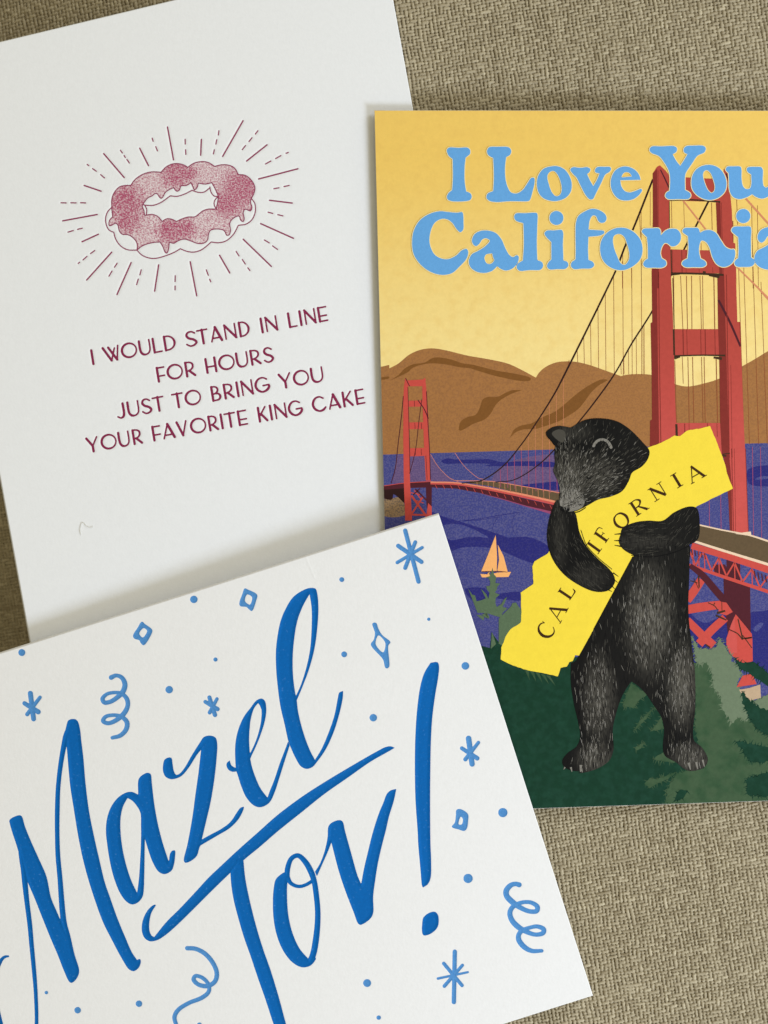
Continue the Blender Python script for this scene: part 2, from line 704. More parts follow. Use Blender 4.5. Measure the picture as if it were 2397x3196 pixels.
# ================================================================== card with the king cake
ZA = plane_z([(0, 200, 0.0030), (1200, 200, 0.0032), (100, 2000, 0.0026)])
card_a = thing('greeting_card', W(-60, 1100, 0.0), 'white greeting card with a burgundy iced ring cake and king cake message',
               'greeting card', 'letterpress greeting cards')


def local(me, root):
    me.transform(__import__('mathutils').Matrix.Translation(-Vector(root.location)))
    return me


def addpart(name, me, parent, root):
    o = link(name, local(me, root), parent)
    return o


FA = Field(150, 330, 1210, 1420, 2.0)
INKS_A = []       # (name, field, material key)

# ---- rays
SOLID = '''360,310,493,465 593,275,650,388 773,138,812,350 992,218,988,320 1262,97,1130,328 1417,253,1285,358 1617,408,1363,474
1433,612,1580,630 1376,763,1588,858 1263,864,1445,1040 1110,968,1176,1082 920,1010,962,1230 716,1030,690,1200 538,1015,446,1222
412,948,250,1128 325,832,220,880 318,704,95,745 234,516,343,553'''
DASH = '''253,380,264,388 288,407,312,424 340,446,365,467 468,288,481,306 492,322,500,335 510,347,526,371 674,210,680,230 697,265,708,292
887,217,888,248 890,285,892,315 1106,162,1102,190 1092,220,1086,248 1076,285,1070,312 1358,162,1342,183 1320,207,1300,232 1278,258,1257,284
1555,302,1540,308 1507,323,1473,342 1442,358,1407,377 1560,516,1527,523 1495,531,1461,537 1424,689,1454,697 1487,705,1520,713
1400,869,1432,888 1453,907,1485,930 1217,943,1236,972 1257,995,1277,1025 1293,1049,1307,1067 1024,1062,1037,1097 1046,1123,1053,1140
823,1100,822,1138 822,1167,822,1192 603,1062,594,1095 584,1122,573,1158 447,1019,430,1045 414,1070,394,1103 302,937,275,957
252,975,226,998 204,1013,195,1021 221,793,191,800 163,808,129,818 84,628,117,629 147,628,182,629 210,628,243,629'''
RAYS = []
for txt, wd in ((SOLID, 9.5), (DASH, 8.0)):
    for tok in txt.split():
        x1, y1, x2, y2 = map(float, tok.split(','))
        RAYS.append(ribbon('R:%g,%g,%g %g,%g,%g' % (x1, y1, wd, x2, y2, wd)))

ICE_OUT = outline('J:130,520 130,440 155,370 210,310 270,295 325,295* 370,235 450,180 540,155 640,158* 690,105 760,72 830,70 890,90 915,108* 980,65 1060,48 1130,58 1195,98* 1260,82 1340,85 1400,115 1440,182* 1510,190 1570,235 1610,310 1600,380 1570,435* 1565,470 1580,520 1565,558 1540,550 1510,540 1490,570 1500,640 1490,668 1465,655 1450,612 1420,615 1370,650 1350,690 1358,760 1345,805 1320,810 1300,770 1280,755 1210,745 1150,760 1130,800 1120,860 1080,892 1020,895 950,870 880,850 820,865 770,893 725,880* 715,960 700,995 685,990 660,930 630,880* 560,885 480,905 430,930 390,965* 395,920 380,870 330,820 290,803 240,800 210,770 190,700 165,685 140,700 105,712 100,690 110,650 140,620* 133,570', 4)
ICE_IN = outline('J:452,488* 500,425 550,400 575,378 600,380 620,410 640,428 660,410 680,370 720,340 770,315* 785,340 805,355 830,340 845,300 900,295 950,265* 970,310 985,340 1010,320 1025,270* 1100,280 1165,265* 1200,330 1235,410* 1225,470 1210,540* 1130,540 1070,560 1020,600 990,620 920,622 860,640 800,668* 750,645 700,640 650,668* 610,620 550,595 470,605* 460,550 445,510', 4)
BUN = ['J:130,520 85,570 65,640 75,710 105,760 150,780*', 'J:150,780 170,850 220,920 290,960 390,965', 'J:390,965 440,1015 510,1045 580,1050 680,1025 780,985 838,950',
       'J:838,950 910,978 980,985 1060,960 1160,880', 'J:1160,880 1230,888 1310,870 1390,800 1440,708', 'J:1440,708 1520,695 1580,650 1615,570 1610,480 1575,430',
       'J:460,495 480,500', 'J:480,500 560,500 640,470 735,402', 'J:735,402 800,408 880,385 960,345', 'J:960,345 1020,365 1080,365 1145,320',
       'J:1145,310 1155,360 1190,405 1230,408', 'J:1230,410 1195,450 1190,500 1215,540', 'J:470,500 490,540 488,600']
LINES = [ribbon(t, width=3.3) for t in BUN]
for lp in (ICE_OUT, ICE_IN):
    LINES.append(np.array([[x, y, 1.6] for x, y in np.concatenate([lp, lp[:1]])]))

# ---- message in a stroke alphabet: strokes as (u, v, weight) with u across the letter, v up
T1, T2 = 15.5, 23.0


def arc(cx, cy, rx, ry, a0, a1, w0, w1, n=14):
    r = []
    for i in range(n + 1):
        t = i / n
        a = math.radians(a0 + (a1 - a0) * t)
        # broad-nib stress: heavier on the left
        x, y = cx + rx * math.cos(a), cy + ry * math.sin(a)
        k = 0.5 - 0.5 * math.cos(a)
        r.append((x, y, w0 + (w1 - w0) * k))
    return r


def st(x1, y1, x2, y2, w=T2):
    return [(x1, y1, w), (x2, y2, w)]


GL = {
    'I': [st(0, 0, 0, 1)],
    'W': [st(0, 1, .46, 0), st(.46, 0, .76, .86, T1), st(.36, .97, .83, 0), st(.83, 0, 1, 1, T1)],
    'O': [arc(.5, .5, .5, .5, 0, 360, T1 - 1, T2, 28)],
    'U': [[(0, 1, T2), (0, .42, T2), (.06, .18, T2), (.25, .02, T2), (.5, -.02, T1 + 2), (.78, .05, T1), (.95, .22, T1), (1, .45, T1), (1, 1, T1)]],
    'L': [st(0, 1, 0, 0), st(0, 0, 1, 0, T1)],
    'D': [st(0, 0, 0, 1), [(0, 1, T1), (.45, .98, T1), (.83, .8, T1 + 2), (1, .5, T2), (.85, .2, T1 + 2), (.45, .02, T1), (0, 0, T1)]],
    'S': [[(.92, .86, T1), (.6, 1, T1), (.25, .95, T1 + 3), (.12, .75, T2), (.3, .56, T2), (.75, .4, T2), (.97, .2, T2), (.75, .02, T1 + 3), (.35, -.02, T1), (.03, .14, T1)]],
    'T': [st(.5, 0, .5, 1), st(0, .97, 1, .97, T1)],
    'A': [st(0, 0, .5, 1, T1), st(.5, 1, 1, 0, T2 + 3), st(.15, .22, .85, .22, T1)],
    'N': [st(0, 0, 0, 1, T1), st(0, 1, 1, 0), st(1, 0, 1, 1, T1)],
    'F': [st(0, 0, 0, 1), st(0, .98, .85, .98, T1), st(0, .38, .8, .38, T1)],
    'R': [st(0, 0, 0, 1), [(0, 1, T1), (.5, .98, T1), (.85, .85, T1 + 3), (.85, .6, T1 + 3), (.5, .42, T1), (0, .36, T1)], st(.35, .38, 1, 0)],
    'H': [st(0, 0, 0, 1), st(1, 0, 1, 1), st(0, .4, 1, .4, T1)],
    'J': [[(.9, 1, T2), (.9, .3, T2), (.75, .06, T2), (.4, -.02, T1), (0, .1, T1)]],
    'B': [st(0, 0, 0, 1), [(0, 1, T1), (.45, .98, T1), (.75, .84, T1 + 3), (.72, .64, T1 + 3), (.4, .5, T1), (0, .46, T1)],
          [(.4, .5, T1), (.85, .42, T1 + 3), (1, .24, T2), (.8, .04, T1 + 3), (.4, 0, T1), (0, 0, T1)]],
    'G': [[(.88, .86, T1), (.62, 1.0, T1), (.3, .96, T1 + 3), (.06, .72, T2), (0, .45, T2), (.15, .15, T2), (.45, -.01, T1 + 3), (.8, .08, T2), (1, .3, T2), (1, .44, T1)], st(.56, .43, 1, .44, T1)],
    'Y': [st(0, 1, .5, .4), st(1, 1, .5, .4, T1), st(.5, .4, .5, 0)],
    'V': [st(0, 1, .5, 0), st(.5, 0, 1, 1, T1)],
    'E': [st(0, 0, 0, 1), st(0, .99, 1, .99, T1), st(0, .38, .95, .38, T1), st(0, 0, 1, 0, T1)],
    'K': [st(0, 0, 0, 1), st(.95, 1, .05, .36, T1), st(.3, .52, 1, 0)],
    'C': [[(.9, .86, T1), (.62, 1.0, T1), (.3, .96, T1 + 3), (.06, .72, T2), (0, .45, T2), (.15, .15, T2), (.5, -.02, T1 + 3), (.8, .04, T2), (1, .2, T1)]],
}
MSG = [  # baseline start (x, y in window K), slope, letters with their left and right ends along the baseline
    (105, 783, .1872, 'I 105 105 W 223 378 O 412 560 U 598 700 L 740 815 D 857 956 S 1072 1180 T 1196 1298 A 1332 1436 N 1480 1585 D 1632 1722 I 1858 1858 N 1906 2010 L 2142 2212 I 2260 2260 N 2310 2408 E 2452 2530'),
    (783, 965, .181, 'F 783 866 O 886 1034 R 1077 1158 H 1287 1378 O 1420 1570 U 1604 1708 R 1752 1836 S 1878 1972'),
    (400, 1338, .1836, 'J 362 436 U 478 582 S 616 712 T 736 842 T 938 1042 O 1072 1222 B 1347 1425 R 1476 1558 I 1608 1608 N 1656 1758 G 1796 1932 Y 2046 2156 O 2194 2340 U 2378 2486'),
    (530, 1612, .1793, 'Y 54 160 O 202 348 U 384 482 R 532 608 F 737 822 A 838 946 V 988 1083 O 1128 1276 R 1317 1396 I 1444 1444 T 1480 1584 E 1622 1700 K 1830 1906 I 1954 1954 N 2002 2105 G 2142 2272 C 2390 2515 A 2553 2660 K 2707 2790 E 2840 2914'),
]
kK = TILES['K'][2]
MSG_STROKES = []
for (bx, by, sl, txt) in MSG:
    tk = txt.split()
    strokes = []
    for i in range(0, len(tk), 3):
        ch, l0, l1 = tk[i], float(tk[i + 1]), float(tk[i + 2])
        for sgm in GL[ch]:
            pts = []
            for (u, v, w) in sgm:
                x = l0 + (l1 - l0) * u
                y = by - sl * (x - bx)
                x, y = x - 23 * v, y - 141 * v
                pts.append((TILES['K'][0] + x * kK, TILES['K'][1] + y * kK, w * kK * 0.5))
            if len(pts) > 2:
                pts = [tuple(q) for q in smooth_open(pts, 3)]
            strokes.append(np.array(pts))
    MSG_STROKES.append(strokes)

allA = []
for r in RAYS:
    FA.ribbon(r)
for r in LINES:
    FA.ribbon(r)
for ss in MSG_STROKES:
    for r in ss:
        FA.ribbon(r)
FICE = Field(300, 480, 820, 830, 2.0)
FICE.poly([ICE_OUT, ICE_IN])
HA = press(FA.f, 0.00007, 1.5, 4.5)
# the iced area is pressed a little as a whole
X_, Y_ = np.meshgrid(FA.xs, FA.ys)
HA = np.minimum(HA, press(FICE.sample(FICE.f, X_, Y_), 0.00005, 2.0, 4.0))
HA_max = 0.0


def dentA(px, py):
    return FA.sample(HA, px, py)


def zA_ink(px, py, F, up=0.00002):
    return ZA(px, py) + FA.sample(HA, px, py) + up


me = leaf_mesh('front_leaf', CARD_A, ZA, [PAPER], 560, 720, dentA, fold='left', gap=0.0016)
leafA = addpart('front_leaf', me, card_a, card_a)
ZA2 = lambda x, y: ZA(x, y) - 0.0016
bk = np.array(CARD_A)
me = leaf_mesh('back_leaf', CARD_A, ZA2, [PAPER_IN], 12, 12)
addpart('back_leaf', me, card_a, card_a)

INK_A = mat('burgundy_ink', (0.235, 0.022, 0.070), rough=0.75, spec=0.1, mottle=0.15, mscale=3000)
INK_L = mat('burgundy_line_ink', (0.28, 0.055, 0.11), rough=0.75, spec=0.1, mottle=0.15, mscale=3000)


def ribbons_part(name, ribs, fld0, zf, mats, parent, root, g=1.6, polys=(), grow_by=0.0):
    allp = [r[:, :2] for r in ribs] + [p[0] for p in polys]
    mx = np.concatenate(allp)
    pad = 14
    f = Field(mx[:, 0].min() - pad, mx[:, 1].min() - pad, mx[:, 0].max() + pad, mx[:, 1].max() + pad, g)
    for r in ribs:
        f.ribbon(r)
    for p in polys:
        f.poly(p)
    return addpart(name, contour_mesh(name, f, f.f - grow_by, zf, mats), parent, root)


for ss in MSG_STROKES:
    ribbons_part('message_lettering', ss, FA, zA_ink, [INK_A], leafA, card_a, 1.2, (), 0.35)
for r in RAYS:
    ribbons_part('sunburst_ray', [r], FA, zA_ink, [INK_L], leafA, card_a, 1.2)
ribbons_part('ring_cake_outline', LINES, FA, lambda x, y, F: zA_ink(x, y, F, 0.00004), [INK_L], leafA, card_a, 1.2)

# icing: a stipple of burgundy dots, dense in some puffs and sparse in others
m = bpy.data.materials.new('stippled_icing_ink')
m.use_nodes = True
nt = m.node_tree
n, l = nt.nodes, nt.links
p = n['Principled BSDF']
p.inputs['Roughness'].default_value = 0.7
p.inputs['Specular IOR Level'].default_value = 0.25
at = n.new('ShaderNodeAttribute')
at.attribute_name = 'tone'
tc = n.new('ShaderNodeTexCoord')
tn = n.new('ShaderNodeTexNoise')
tn.inputs['Scale'].default_value = 3300
tn.inputs['Detail'].default_value = 2.0
l.new(tc.outputs['Object'], tn.inputs['Vector'])
ad = n.new('ShaderNodeMath')
ad.operation = 'ADD'
l.new(tn.outputs['Fac'], ad.inputs[0])
l.new(at.outputs['Fac'], ad.inputs[1])
mr = n.new('ShaderNodeMapRange')
mr.inputs['From Min'].default_value = 0.33
mr.inputs['From Max'].default_value = 0.72
l.new(ad.outputs[0], mr.inputs['Value'])
mx = n.new('ShaderNodeMix')
mx.data_type = 'RGBA'
l.new(mr.outputs[0], mx.inputs['Factor'])
mx.inputs[6].default_value = (0.78, 0.70, 0.69, 1)
mx.inputs[7].default_value = (0.40, 0.070, 0.14, 1)
l.new(mx.outputs[2], p.inputs['Base Color'])
ICING = m
ZONES = [(270, 470, 165), (300, 640, 120), (800, 160, 140), (930, 170, 70), (1470, 330, 170), (1330, 480, 130), (740, 760, 120), (880, 740, 95), (1230, 420, 60)]


def ice_tone(px, py):
    jx, jy = (px - 310) / TILES['J'][2], (py - 490) / TILES['J'][2]
    t = np.full(px.shape, -0.02)
    for (x, y, r) in ZONES:
        d = np.hypot(jx - x, jy - y) / r
        t = np.maximum(t, -0.02 + 0.17 * np.clip(1.6 - d * 1.0, 0, 1) ** 1.0)
    return t


FICE2 = Field(300, 480, 820, 830, 1.6)
FICE2.poly([ICE_OUT, ICE_IN])
me = contour_mesh('icing', FICE2, FICE2.f, lambda x, y, F: zA_ink(x, y, F, 0.000018), [ICING], tone=ice_tone)
addpart('ring_cake_icing', me, leafA, card_a)

# ================================================================== card with the blue brush lettering
ZC = plane_z([(0, 2040, 0.0062), (1369, 1605, 0.0092), (1850, 3107, 0.0040)])
card_c = thing('greeting_card', W(900, 2600, 0.0), 'cream greeting card with blue brush lettering and confetti, lying on top of the others',
               'greeting card', 'letterpress greeting cards')

L_M = ([outline('A:84,1018 82,996 110,972 172,953 188,963 215,1050 270,1185 340,1340 400,1480 E:440,570 490,690 545,810 600,900 640,1050 682,1190 680,1225 655,1275 618,1304 600,1296 555,1205 500,1065 440,925 370,752 300,575 245,445 A:200,1400 140,1200 110,1110'),
        outline('A:578,165 592,132 640,122 668,138 690,210 700,300 718,450 740,700 770,930 810,1130 860,1350 E:905,440 950,570 1010,740 1080,910 1140,1045 1183,1108* 1208,1098 1215,1125 1195,1175 1155,1203 1115,1188 1050,1090 970,940 890,780 820,590 760,400 715,230 A:670,1100 638,900 607,700 588,500 576,360 560,270')],
       [ribbon('E:178,180,36 190,260,40 203,330,44 213,420,47 232,600,42 257,800,40 275,1000,38 294,1200,36 309,1400,32 315,1659,30 300,1800,30 250,1900,32 160,1960,36 70,1900,42 30,1750,42 0,1640,42 -30,1500,40 -45,1330,40 -30,1200,38 0,1125,32 20,1095,26 45,1078,22 72,1075,14'),
        ribbon('A:620,180,70 575,270,58 555,340,46 526,500,40 503,700,38 495,900,40 494,1100,38 500,1300,40 518,1500,42 E:530,570,46 541,700,48 555,800,48 580,900,52 612,1050,56 645,1160,50')])
L_A = ([[outline('A:1198,640 1235,602 1270,587 1298,595 1310,680 1330,850 1360,1020 1400,1180 1435,1290 1458,1358* 1470,1280 1490,1257 1510,1258 1510,1310 1500,1380 1480,1430 1420,1460 1370,1440 1320,1360 1280,1250 1250,1150* 1248,1250 1245,1450 E:1240,500 1230,560 1190,610 1140,627 1095,605 1040,535 985,400 950,260 925,100 A:915,1090 925,980 960,880 1020,800 1090,757 1140,752 1193,776*'),
         outline('A:1100,803* 1060,880 1040,980 1040,1100 1055,1230 1085,1370 1130,1510 1184,1625* 1200,1500 1210,1350 1217,1200 1218,1050 1212,930 1180,870 1140,825')]], [])
L_Z = ([outline('B:590,475 620,456 650,458 658,500 670,570 690,605 720,595 760,550 830,430 900,320 930,278 985,266 1030,282 1045,340 1040,450 1020,640 985,850 950,1000 911,1164* 970,1130 1090,1065 1160,1010 1215,930 1245,890 1275,880 1262,925 1225,990 1150,1065 1050,1125 900,1213* 888,1240 870,1300 820,1345 770,1362 758,1345 790,1200 830,980 860,760 885,580 907,385* 870,430 800,540 740,610 690,635 640,640 600,620 578,570 580,510')], [])
L_E = ([[outline('D:186,480* 190,500 203,527 238,545* 232,400 240,300 265,200 310,100 370,20 C:400,1140 430,1115 465,1108 490,1130 500,1190 D:500,60 485,150 450,260 410,360 372,440 362,467* 375,530 405,620 450,720 512,803* 530,750 570,650 620,500 670,370 690,315* 702,350* 660,480 610,640 570,760 530,840 480,875 440,883 390,865 330,800 285,700 250,590 243,573* 210,577 175,560 158,525 162,500'),
         outline('C:430,1145* 395,1190 365,1290 D:357,200 352,300 359,425* 400,340 435,240 458,130 460,40 C:455,1190 445,1165')]], [])
L_L = ([[outline('C:835,165 880,153 925,158 940,200 950,320 940,500 915,680 870,850 810,1010 763,1122* 775,1220 800,1330 840,1460 880,1560 921,1638* 980,1540 1040,1400 1090,1250 1120,1100 1132,1055 1163,1042* 1160,1100 1130,1240 1080,1400 1010,1550 D:935,495 900,535 850,552 800,530 750,450 705,350* 688,300* C:660,1330 625,1180 600,1000 587,850 585,700 600,560 625,440 665,340 735,230'),
         outline('C:875,203* 820,300 770,430 740,600 728,760 732,920 750,1060 757,1086* 800,990 850,830 880,680 893,500 893,330')]], [])
L_BAR = ([outline('D:1608,371* 1575,358 1530,365 1460,400 1250,520 1000,670 800,800 600,950 430,1100 250,1260 100,1400 0,1495 F:600,500 450,660 330,780 250,878 225,910* 200,895 183,850 183,780 200,700 240,632* 225,630 180,665 140,730 120,800 122,870 145,920 190,945 250,935 310,900 400,825 550,680 700,530 880,355 D:313,1333 450,1220 600,1090 800,930 1000,770 1200,630 1400,490 1540,410')], [])
L_T = ([outline('F:882,330* 890,450 910,580 950,740 1000,910 1060,1080 1120,1260 1180,1430 1255,1659 1290,1760* 1395,1760* 1362,1659 1300,1430 1230,1200 1160,1000 1100,800 1050,600 1010,400 995,250* 940,240*')], [])
L_O = ([outline('F:1275,410 1310,375 1355,350 1390,380 1374,440 1372,600 1385,740 1420,880 1480,1010 1565,1108* 1600,1080 1620,1090 1580,1150 1520,1170 1470,1160 1400,1110 1330,1010 1280,880 1255,740 1250,600 1257,490')],
       [ribbon('F:1372,415,42 1376,320,44 1410,230,38 1465,205,38 1525,255,46 1580,350,50 1606,430,46 1622,530,46 1636,680,46 1634,800,48 1618,950,52 1596,1060,52 1565,1130,48'),
        ribbon('F:1378,400,40 1400,440,34 1440,465,30 1485,472,28 1540,455,28 1588,425,28')])
L_V = ([outline('D:1038,1050 1062,1020 1130,995 1158,1006 1180,1090 1230,1270 1290,1480 1320,1548* G:375,330 410,180 455,0 D:1480,920 1510,850 1545,765 1580,736 1622,727* 1600,830 1560,960 1530,1090 G:540,80 500,250 475,400 455,560 455,700 430,750 345,803 325,790 290,700 220,520 160,340 95,90* 60,180 20,270 D:938,1478* 922,1440* 960,1380 1000,1280 1030,1150')], [])
L_EX = ([outline('H:210,160 260,80* 320,75 332,110 325,200 300,350 275,540 262,750 257,1000 255,1300 258,1640 G:955,250 950,400 925,455 885,480* 878,465 865,330 845,100 H:150,1550 130,1250 125,950 130,700 148,450 175,270')], [])
L_EXD = ([outline('G:880,790 890,740 940,700 990,692 1015,720 1018,800 1000,840 940,885 890,893 878,860')], [])
LETTERS = [('brush_letter', x) for x in (L_M, L_A, L_Z, L_E, L_L)] + [('underline_stroke', L_BAR)] + \
          [('brush_letter', x) for x in (L_T, L_O, L_V)] + [('exclamation_mark', ([L_EX[0][0], L_EXD[0][0]], []))]

DOTS = 'I:188,710,28 I:1460,1030,30 Y:850,1538,45 C:1152,80,19 C:62,770,16 C:1173,725,23 C:1424,1272,30 H:560,106,31 H:883,1372,38 T:1488,1473,12 G:1274,403,38 G:403,1306,32 G:503,1604,17 E:400,1388,13 E:670,1540,26 E:1199,1484,26 F:615,1668,20'
DIAM = [('I:1225,445 1250,465 1312,515 1305,550 1240,645 1215,625 1203,602 1160,588 1150,565 1190,495', 'I:1240,497 1272,522 1232,582 1200,545'),
        ('C:315,158 342,168 420,212 412,260 375,350 350,332 330,315 278,308 270,290 298,200', 'C:335,207 380,232 360,298 315,265'),
        ('C:1418,462 1432,452 1450,458 1465,500 1500,560 1570,620 1552,650 1560,830 1545,845 1530,840 1510,770 1405,640 1430,600 1440,540', 'C:1468,560 1530,628 1510,710 1443,637'),
        ('H:485,1350 515,1343 580,1385 582,1440 570,1510 550,1528 500,1515 445,1495 470,1460 480,1400', 'H:520,1405 540,1425 530,1475 500,1475')]
STARS = ['I:262,1062,40 290,1283,38|I:345,1097,28 235,1243,32|I:212,1148,34 330,1222,40',
         'C:10,1097,32 58,1248,34|C:75,1110,26 12,1228,30|C:-25,1135,30 80,1198,34',
         'T:1285,708,34 1400,1148,34|T:1372,808,30 1285,1030,32|T:1225,840,34 1425,978,34|T:1432,854,24 1216,984,26',
         'H:588,732,44 618,953,42|H:673,767,26 560,913,32|H:530,817,30 662,903,36',
         'G:1160,1035,34 1152,1470,34|G:1065,1137,28 1222,1326,28|G:1226,1152,24 1070,1332,28|G:1272,1212,16 1014,1267,18']
STREAM = ['I:960,925,38 1000,908,30 1050,925,34 1078,980,40 1065,1040,42 1020,1090,38 950,1135,34 900,1140,34 885,1110,34 920,1070,28 990,1055,26 1050,1065,30 1095,1110,36 1102,1170,36 1070,1235,40 1000,1295,36 930,1320,32 890,1300,34 910,1265,30 980,1250,28 1050,1265,32 1095,1310,38 1090,1370,38 1040,1425,34 970,1445,28',
          'S:665,340,80 600,325,70 520,350,80 445,440,90 450,530,90 540,630,95 680,730,80 850,800,70 970,790,75 980,720,75 880,650,65 750,640,60 620,680,70 540,740,75 505,830,80 540,950,85 640,1060,90 770,1140,80 950,1200,65 1080,1170,75 1090,1110,75 980,1060,65 850,1080,60 720,1130,70 660,1200,75 660,1290,85 750,1410,85 880,1480,70 1055,1480,55',
          'F:510,1005,34 580,1010,34 660,1050,36 730,1130,36 765,1220,36 750,1290,36 690,1330,36 610,1320,34 565,1275,34 580,1245,30 640,1260,30 695,1320,30 695,1380,32 640,1430,34 520,1480,32 430,1540,34 400,1600,34 420,1680,30 440,1750,30']

PIECES = []            # name, polys, ribbons, ink
for nm, (pl, rb) in LETTERS:
    PIECES.append((nm, [q if isinstance(q, list) else [q] for q in pl], rb, 'deep'))
for tok in DOTS.split():
    (x, y, c, w), = parse(tok)
    PIECES.append(('confetti_dot', [], [np.array([[x, y, w], [x + 0.2, y, w]])], 'light'))
for a, b in DIAM:
    PIECES.append(('confetti_diamond', [[outline(a, 3), outline(b, 3)]], [], 'light'))
for t in STARS:
    PIECES.append(('confetti_star', [], [ribbon(q) for q in t.split('|')], 'light'))
for t in STREAM:
    PIECES.append(('confetti_streamer', [], [ribbon(t, 3)], 'light'))

FC = Field(-90, 1640, 1800, 3320, 2.0)
FC2 = Field(-90, 1640, 1800, 3320, 2.0)
for nm, pl, rb, ink in PIECES:
    f = FC if ink == 'deep' else FC2
    for q in pl:
        f.poly(q)
    for r in rb:
        f.ribbon(r)
HC = np.minimum(press(FC.f, 0.00015, 11.0, 3.0), press(FC2.f, 0.00009, 5.0, 3.0))
# a thin crease near the fold
CRE = Field(-90, 1640, 1800, 3320, 2.0)
CRE.ribbon(ribbon('T:432,945,2 445,985,2 462,1020,2 478,1060,2 500,1110,1', width=0.6))
HC = HC + 0.00003 * np.exp(-(np.maximum(CRE.f, 0) / 2.0) ** 2)
RAG = RNG.normal(0, 1, FC.f.shape)


def dentC(px, py):
    r = FC.sample(HC, px, py)
    out = (px < FC.xs[0]) | (px > FC.xs[-1]) | (py < FC.ys[0]) | (py > FC.ys[-1])
    return np.where(out, 0.0, r)


def zC_ink(px, py, F, up=0.000022):
    return ZC(px, py) + FC.sample(HC, px, py) + up


PAPER_C = mat('letterpress_paper', (0.80, 0.79, 0.765), rough=0.9, spec=0.15, mottle=0.022, mscale=800, bump=0.28, bscale=1700)
me = leaf_mesh('front_leaf', CARD_C, ZC, [PAPER_C], 820, 640, dentC, thick=0.0004, fold='top', gap=0.0014)
leafC = addpart('front_leaf', me, card_c, card_c)
me = leaf_mesh('back_leaf', CARD_C, lambda x, y: ZC(x, y) - 0.0014, [PAPER_IN], 12, 12, thick=0.0004)
addpart('back_leaf', me, card_c, card_c)
INK_D = mat('deep_blue_ink', (0.001, 0.118, 0.40), rough=0.75, spec=0.12, mottle=0.10, mscale=2200, second='#4a84c4', sscale=1900, sthr=(0.66, 0.80), sfac=0.5)
INK_S = mat('sky_blue_ink', (0.085, 0.265, 0.55), rough=0.75, spec=0.12, mottle=0.12, mscale=3000, second='#3a72b4', sscale=4200, sthr=(0.5, 0.6), sfac=0.5)
for nm, pl, rb, ink in PIECES:
    ribbons_part(nm, rb, FC, zC_ink, [INK_D if ink == 'deep' else INK_S], leafC, card_c, 1.7 if ink == 'deep' else 1.3, pl, 0.3 if ink == 'deep' else 0.7)

# ================================================================== picture postcard
ZB = plane_z([(1168, 344, 0.0050), (2613, 345, 0.0046), (1222, 2538, 0.0036)])
card_b = thing('postcard', W(1900, 1400, 0.0), 'yellow picture postcard reading I Love You California, with a bridge, a boat and a bear',
               'postcard')
CORE = mat('postcard_core', (0.76, 0.74, 0.70), rough=0.8, mottle=0.02)
me = leaf_mesh('sheet', CARD_B, lambda x, y: ZB(x, y) - 0.0000, [CORE], 20, 20, thick=0.00045)
for v in me.vertices:
    pass
addpart('sheet', me, card_b, card_b)
STEP = 0.0000006
LAYER = [0.00002]


def clip(poly, quad=CARD_B, inset=0.6):
    q = np.array(quad)
    c = q.mean(0)
    out = [np.array(p) for p in poly]
    for k in range(4):
        a, b = q[k], q[(k + 1) % 4]
        e = b - a
        nrm = np.array([-e[1], e[0]])
        nrm /= np.linalg.norm(nrm)
        if nrm @ (c - a) < 0:
            nrm = -nrm
        a = a + nrm * inset
        res = []
        for i in range(len(out)):
            p, r = out[i], out[(i + 1) % len(out)]
            dp, dr = nrm @ (p - a), nrm @ (r - a)
            if dp >= 0:
                res.append(p)
            if (dp >= 0) != (dr >= 0):
                res.append(p + (r - p) * (dp / (dp - dr)))
        out = res
        if not out:
            return []
    return out


class Art:
    """one printed motif: flat pieces of ink stacked a few microns apart"""

    def __init__(self, name):
        self.name, self.v, self.f, self.mi, self.mats = name, [], [], [], []

    def _m(self, m):
        if m not in self.mats:
            self.mats.append(m)
        return self.mats.index(m)

    def poly(self, loops, m, up=True):
        if isinstance(loops, np.ndarray):
            loops = [loops]
        ls = [clip(lp) for lp in loops]
        ls = [l_ for l_ in ls if len(l_) >= 3]
        if not ls:
            return
        if up:
            LAYER[0] += STEP
        base = len(self.v)
        for lp in ls:
            for (x, y) in lp:
                self.v.append(W(x, y, ZB(x, y) + LAYER[0]))
        tris = tessellate_polygon([[Vector((p[0], -p[1], 0)) for p in lp] for lp in ls])
        pts = [p for lp in ls for p in lp]
        k = self._m(m)
        for t in tris:
            a, b, c = (pts[i] for i in t)
            area2 = (b[0] - a[0]) * (c[1] - a[1]) - (b[1] - a[1]) * (c[0] - a[0])
            t = t if area2 < 0 else (t[0], t[2], t[1])
            self.f.append([base + i for i in t])
            self.mi.append(k)

    def fill(self, txt, m, step=5, holes=()):
        self.poly([outline(txt, step)] + [outline(h, step) for h in holes], m)

    def cut(self, txt, m):
        self.poly(sharp(txt), m)

    def line(self, txt, m, width=None, up=False, step=8):
        self.strip(ribbon(txt, step, width), m, up)

    def strip(self, r, m, up=False):
        if up:
            LAYER[0] += STEP
        p = r[:, :2]
        if len(p) < 2:
            return
        t = np.gradient(p, axis=0)
        t /= np.maximum(np.hypot(t[:, 0], t[:, 1])[:, None], 1e-6)
        nr = np.stack([-t[:, 1], t[:, 0]], 1)
        a, b = p + nr * r[:, 2:3], p - nr * r[:, 2:3]
        k = self._m(m)
        base = len(self.v)
        for q in np.stack([a, b], 1).reshape(-1, 2):
            self.v.append(W(q[0], q[1], ZB(q[0], q[1]) + LAYER[0]))
        for i in range(len(p) - 1):
            j = base + 2 * i
            self.f.append([j, j + 1, j + 3, j + 2] if True else [])
            self.mi.append(k)

    def next(self):
        LAYER[0] += STEP

    def done(self, parent, label=None):
        me = mesh_from(self.name, self.v, self.f, self.mats, self.mi)
        o = addpart(self.name, me, parent, card_b)
        if label:
            o['label'] = label
        LAYER[0] += STEP
        return o


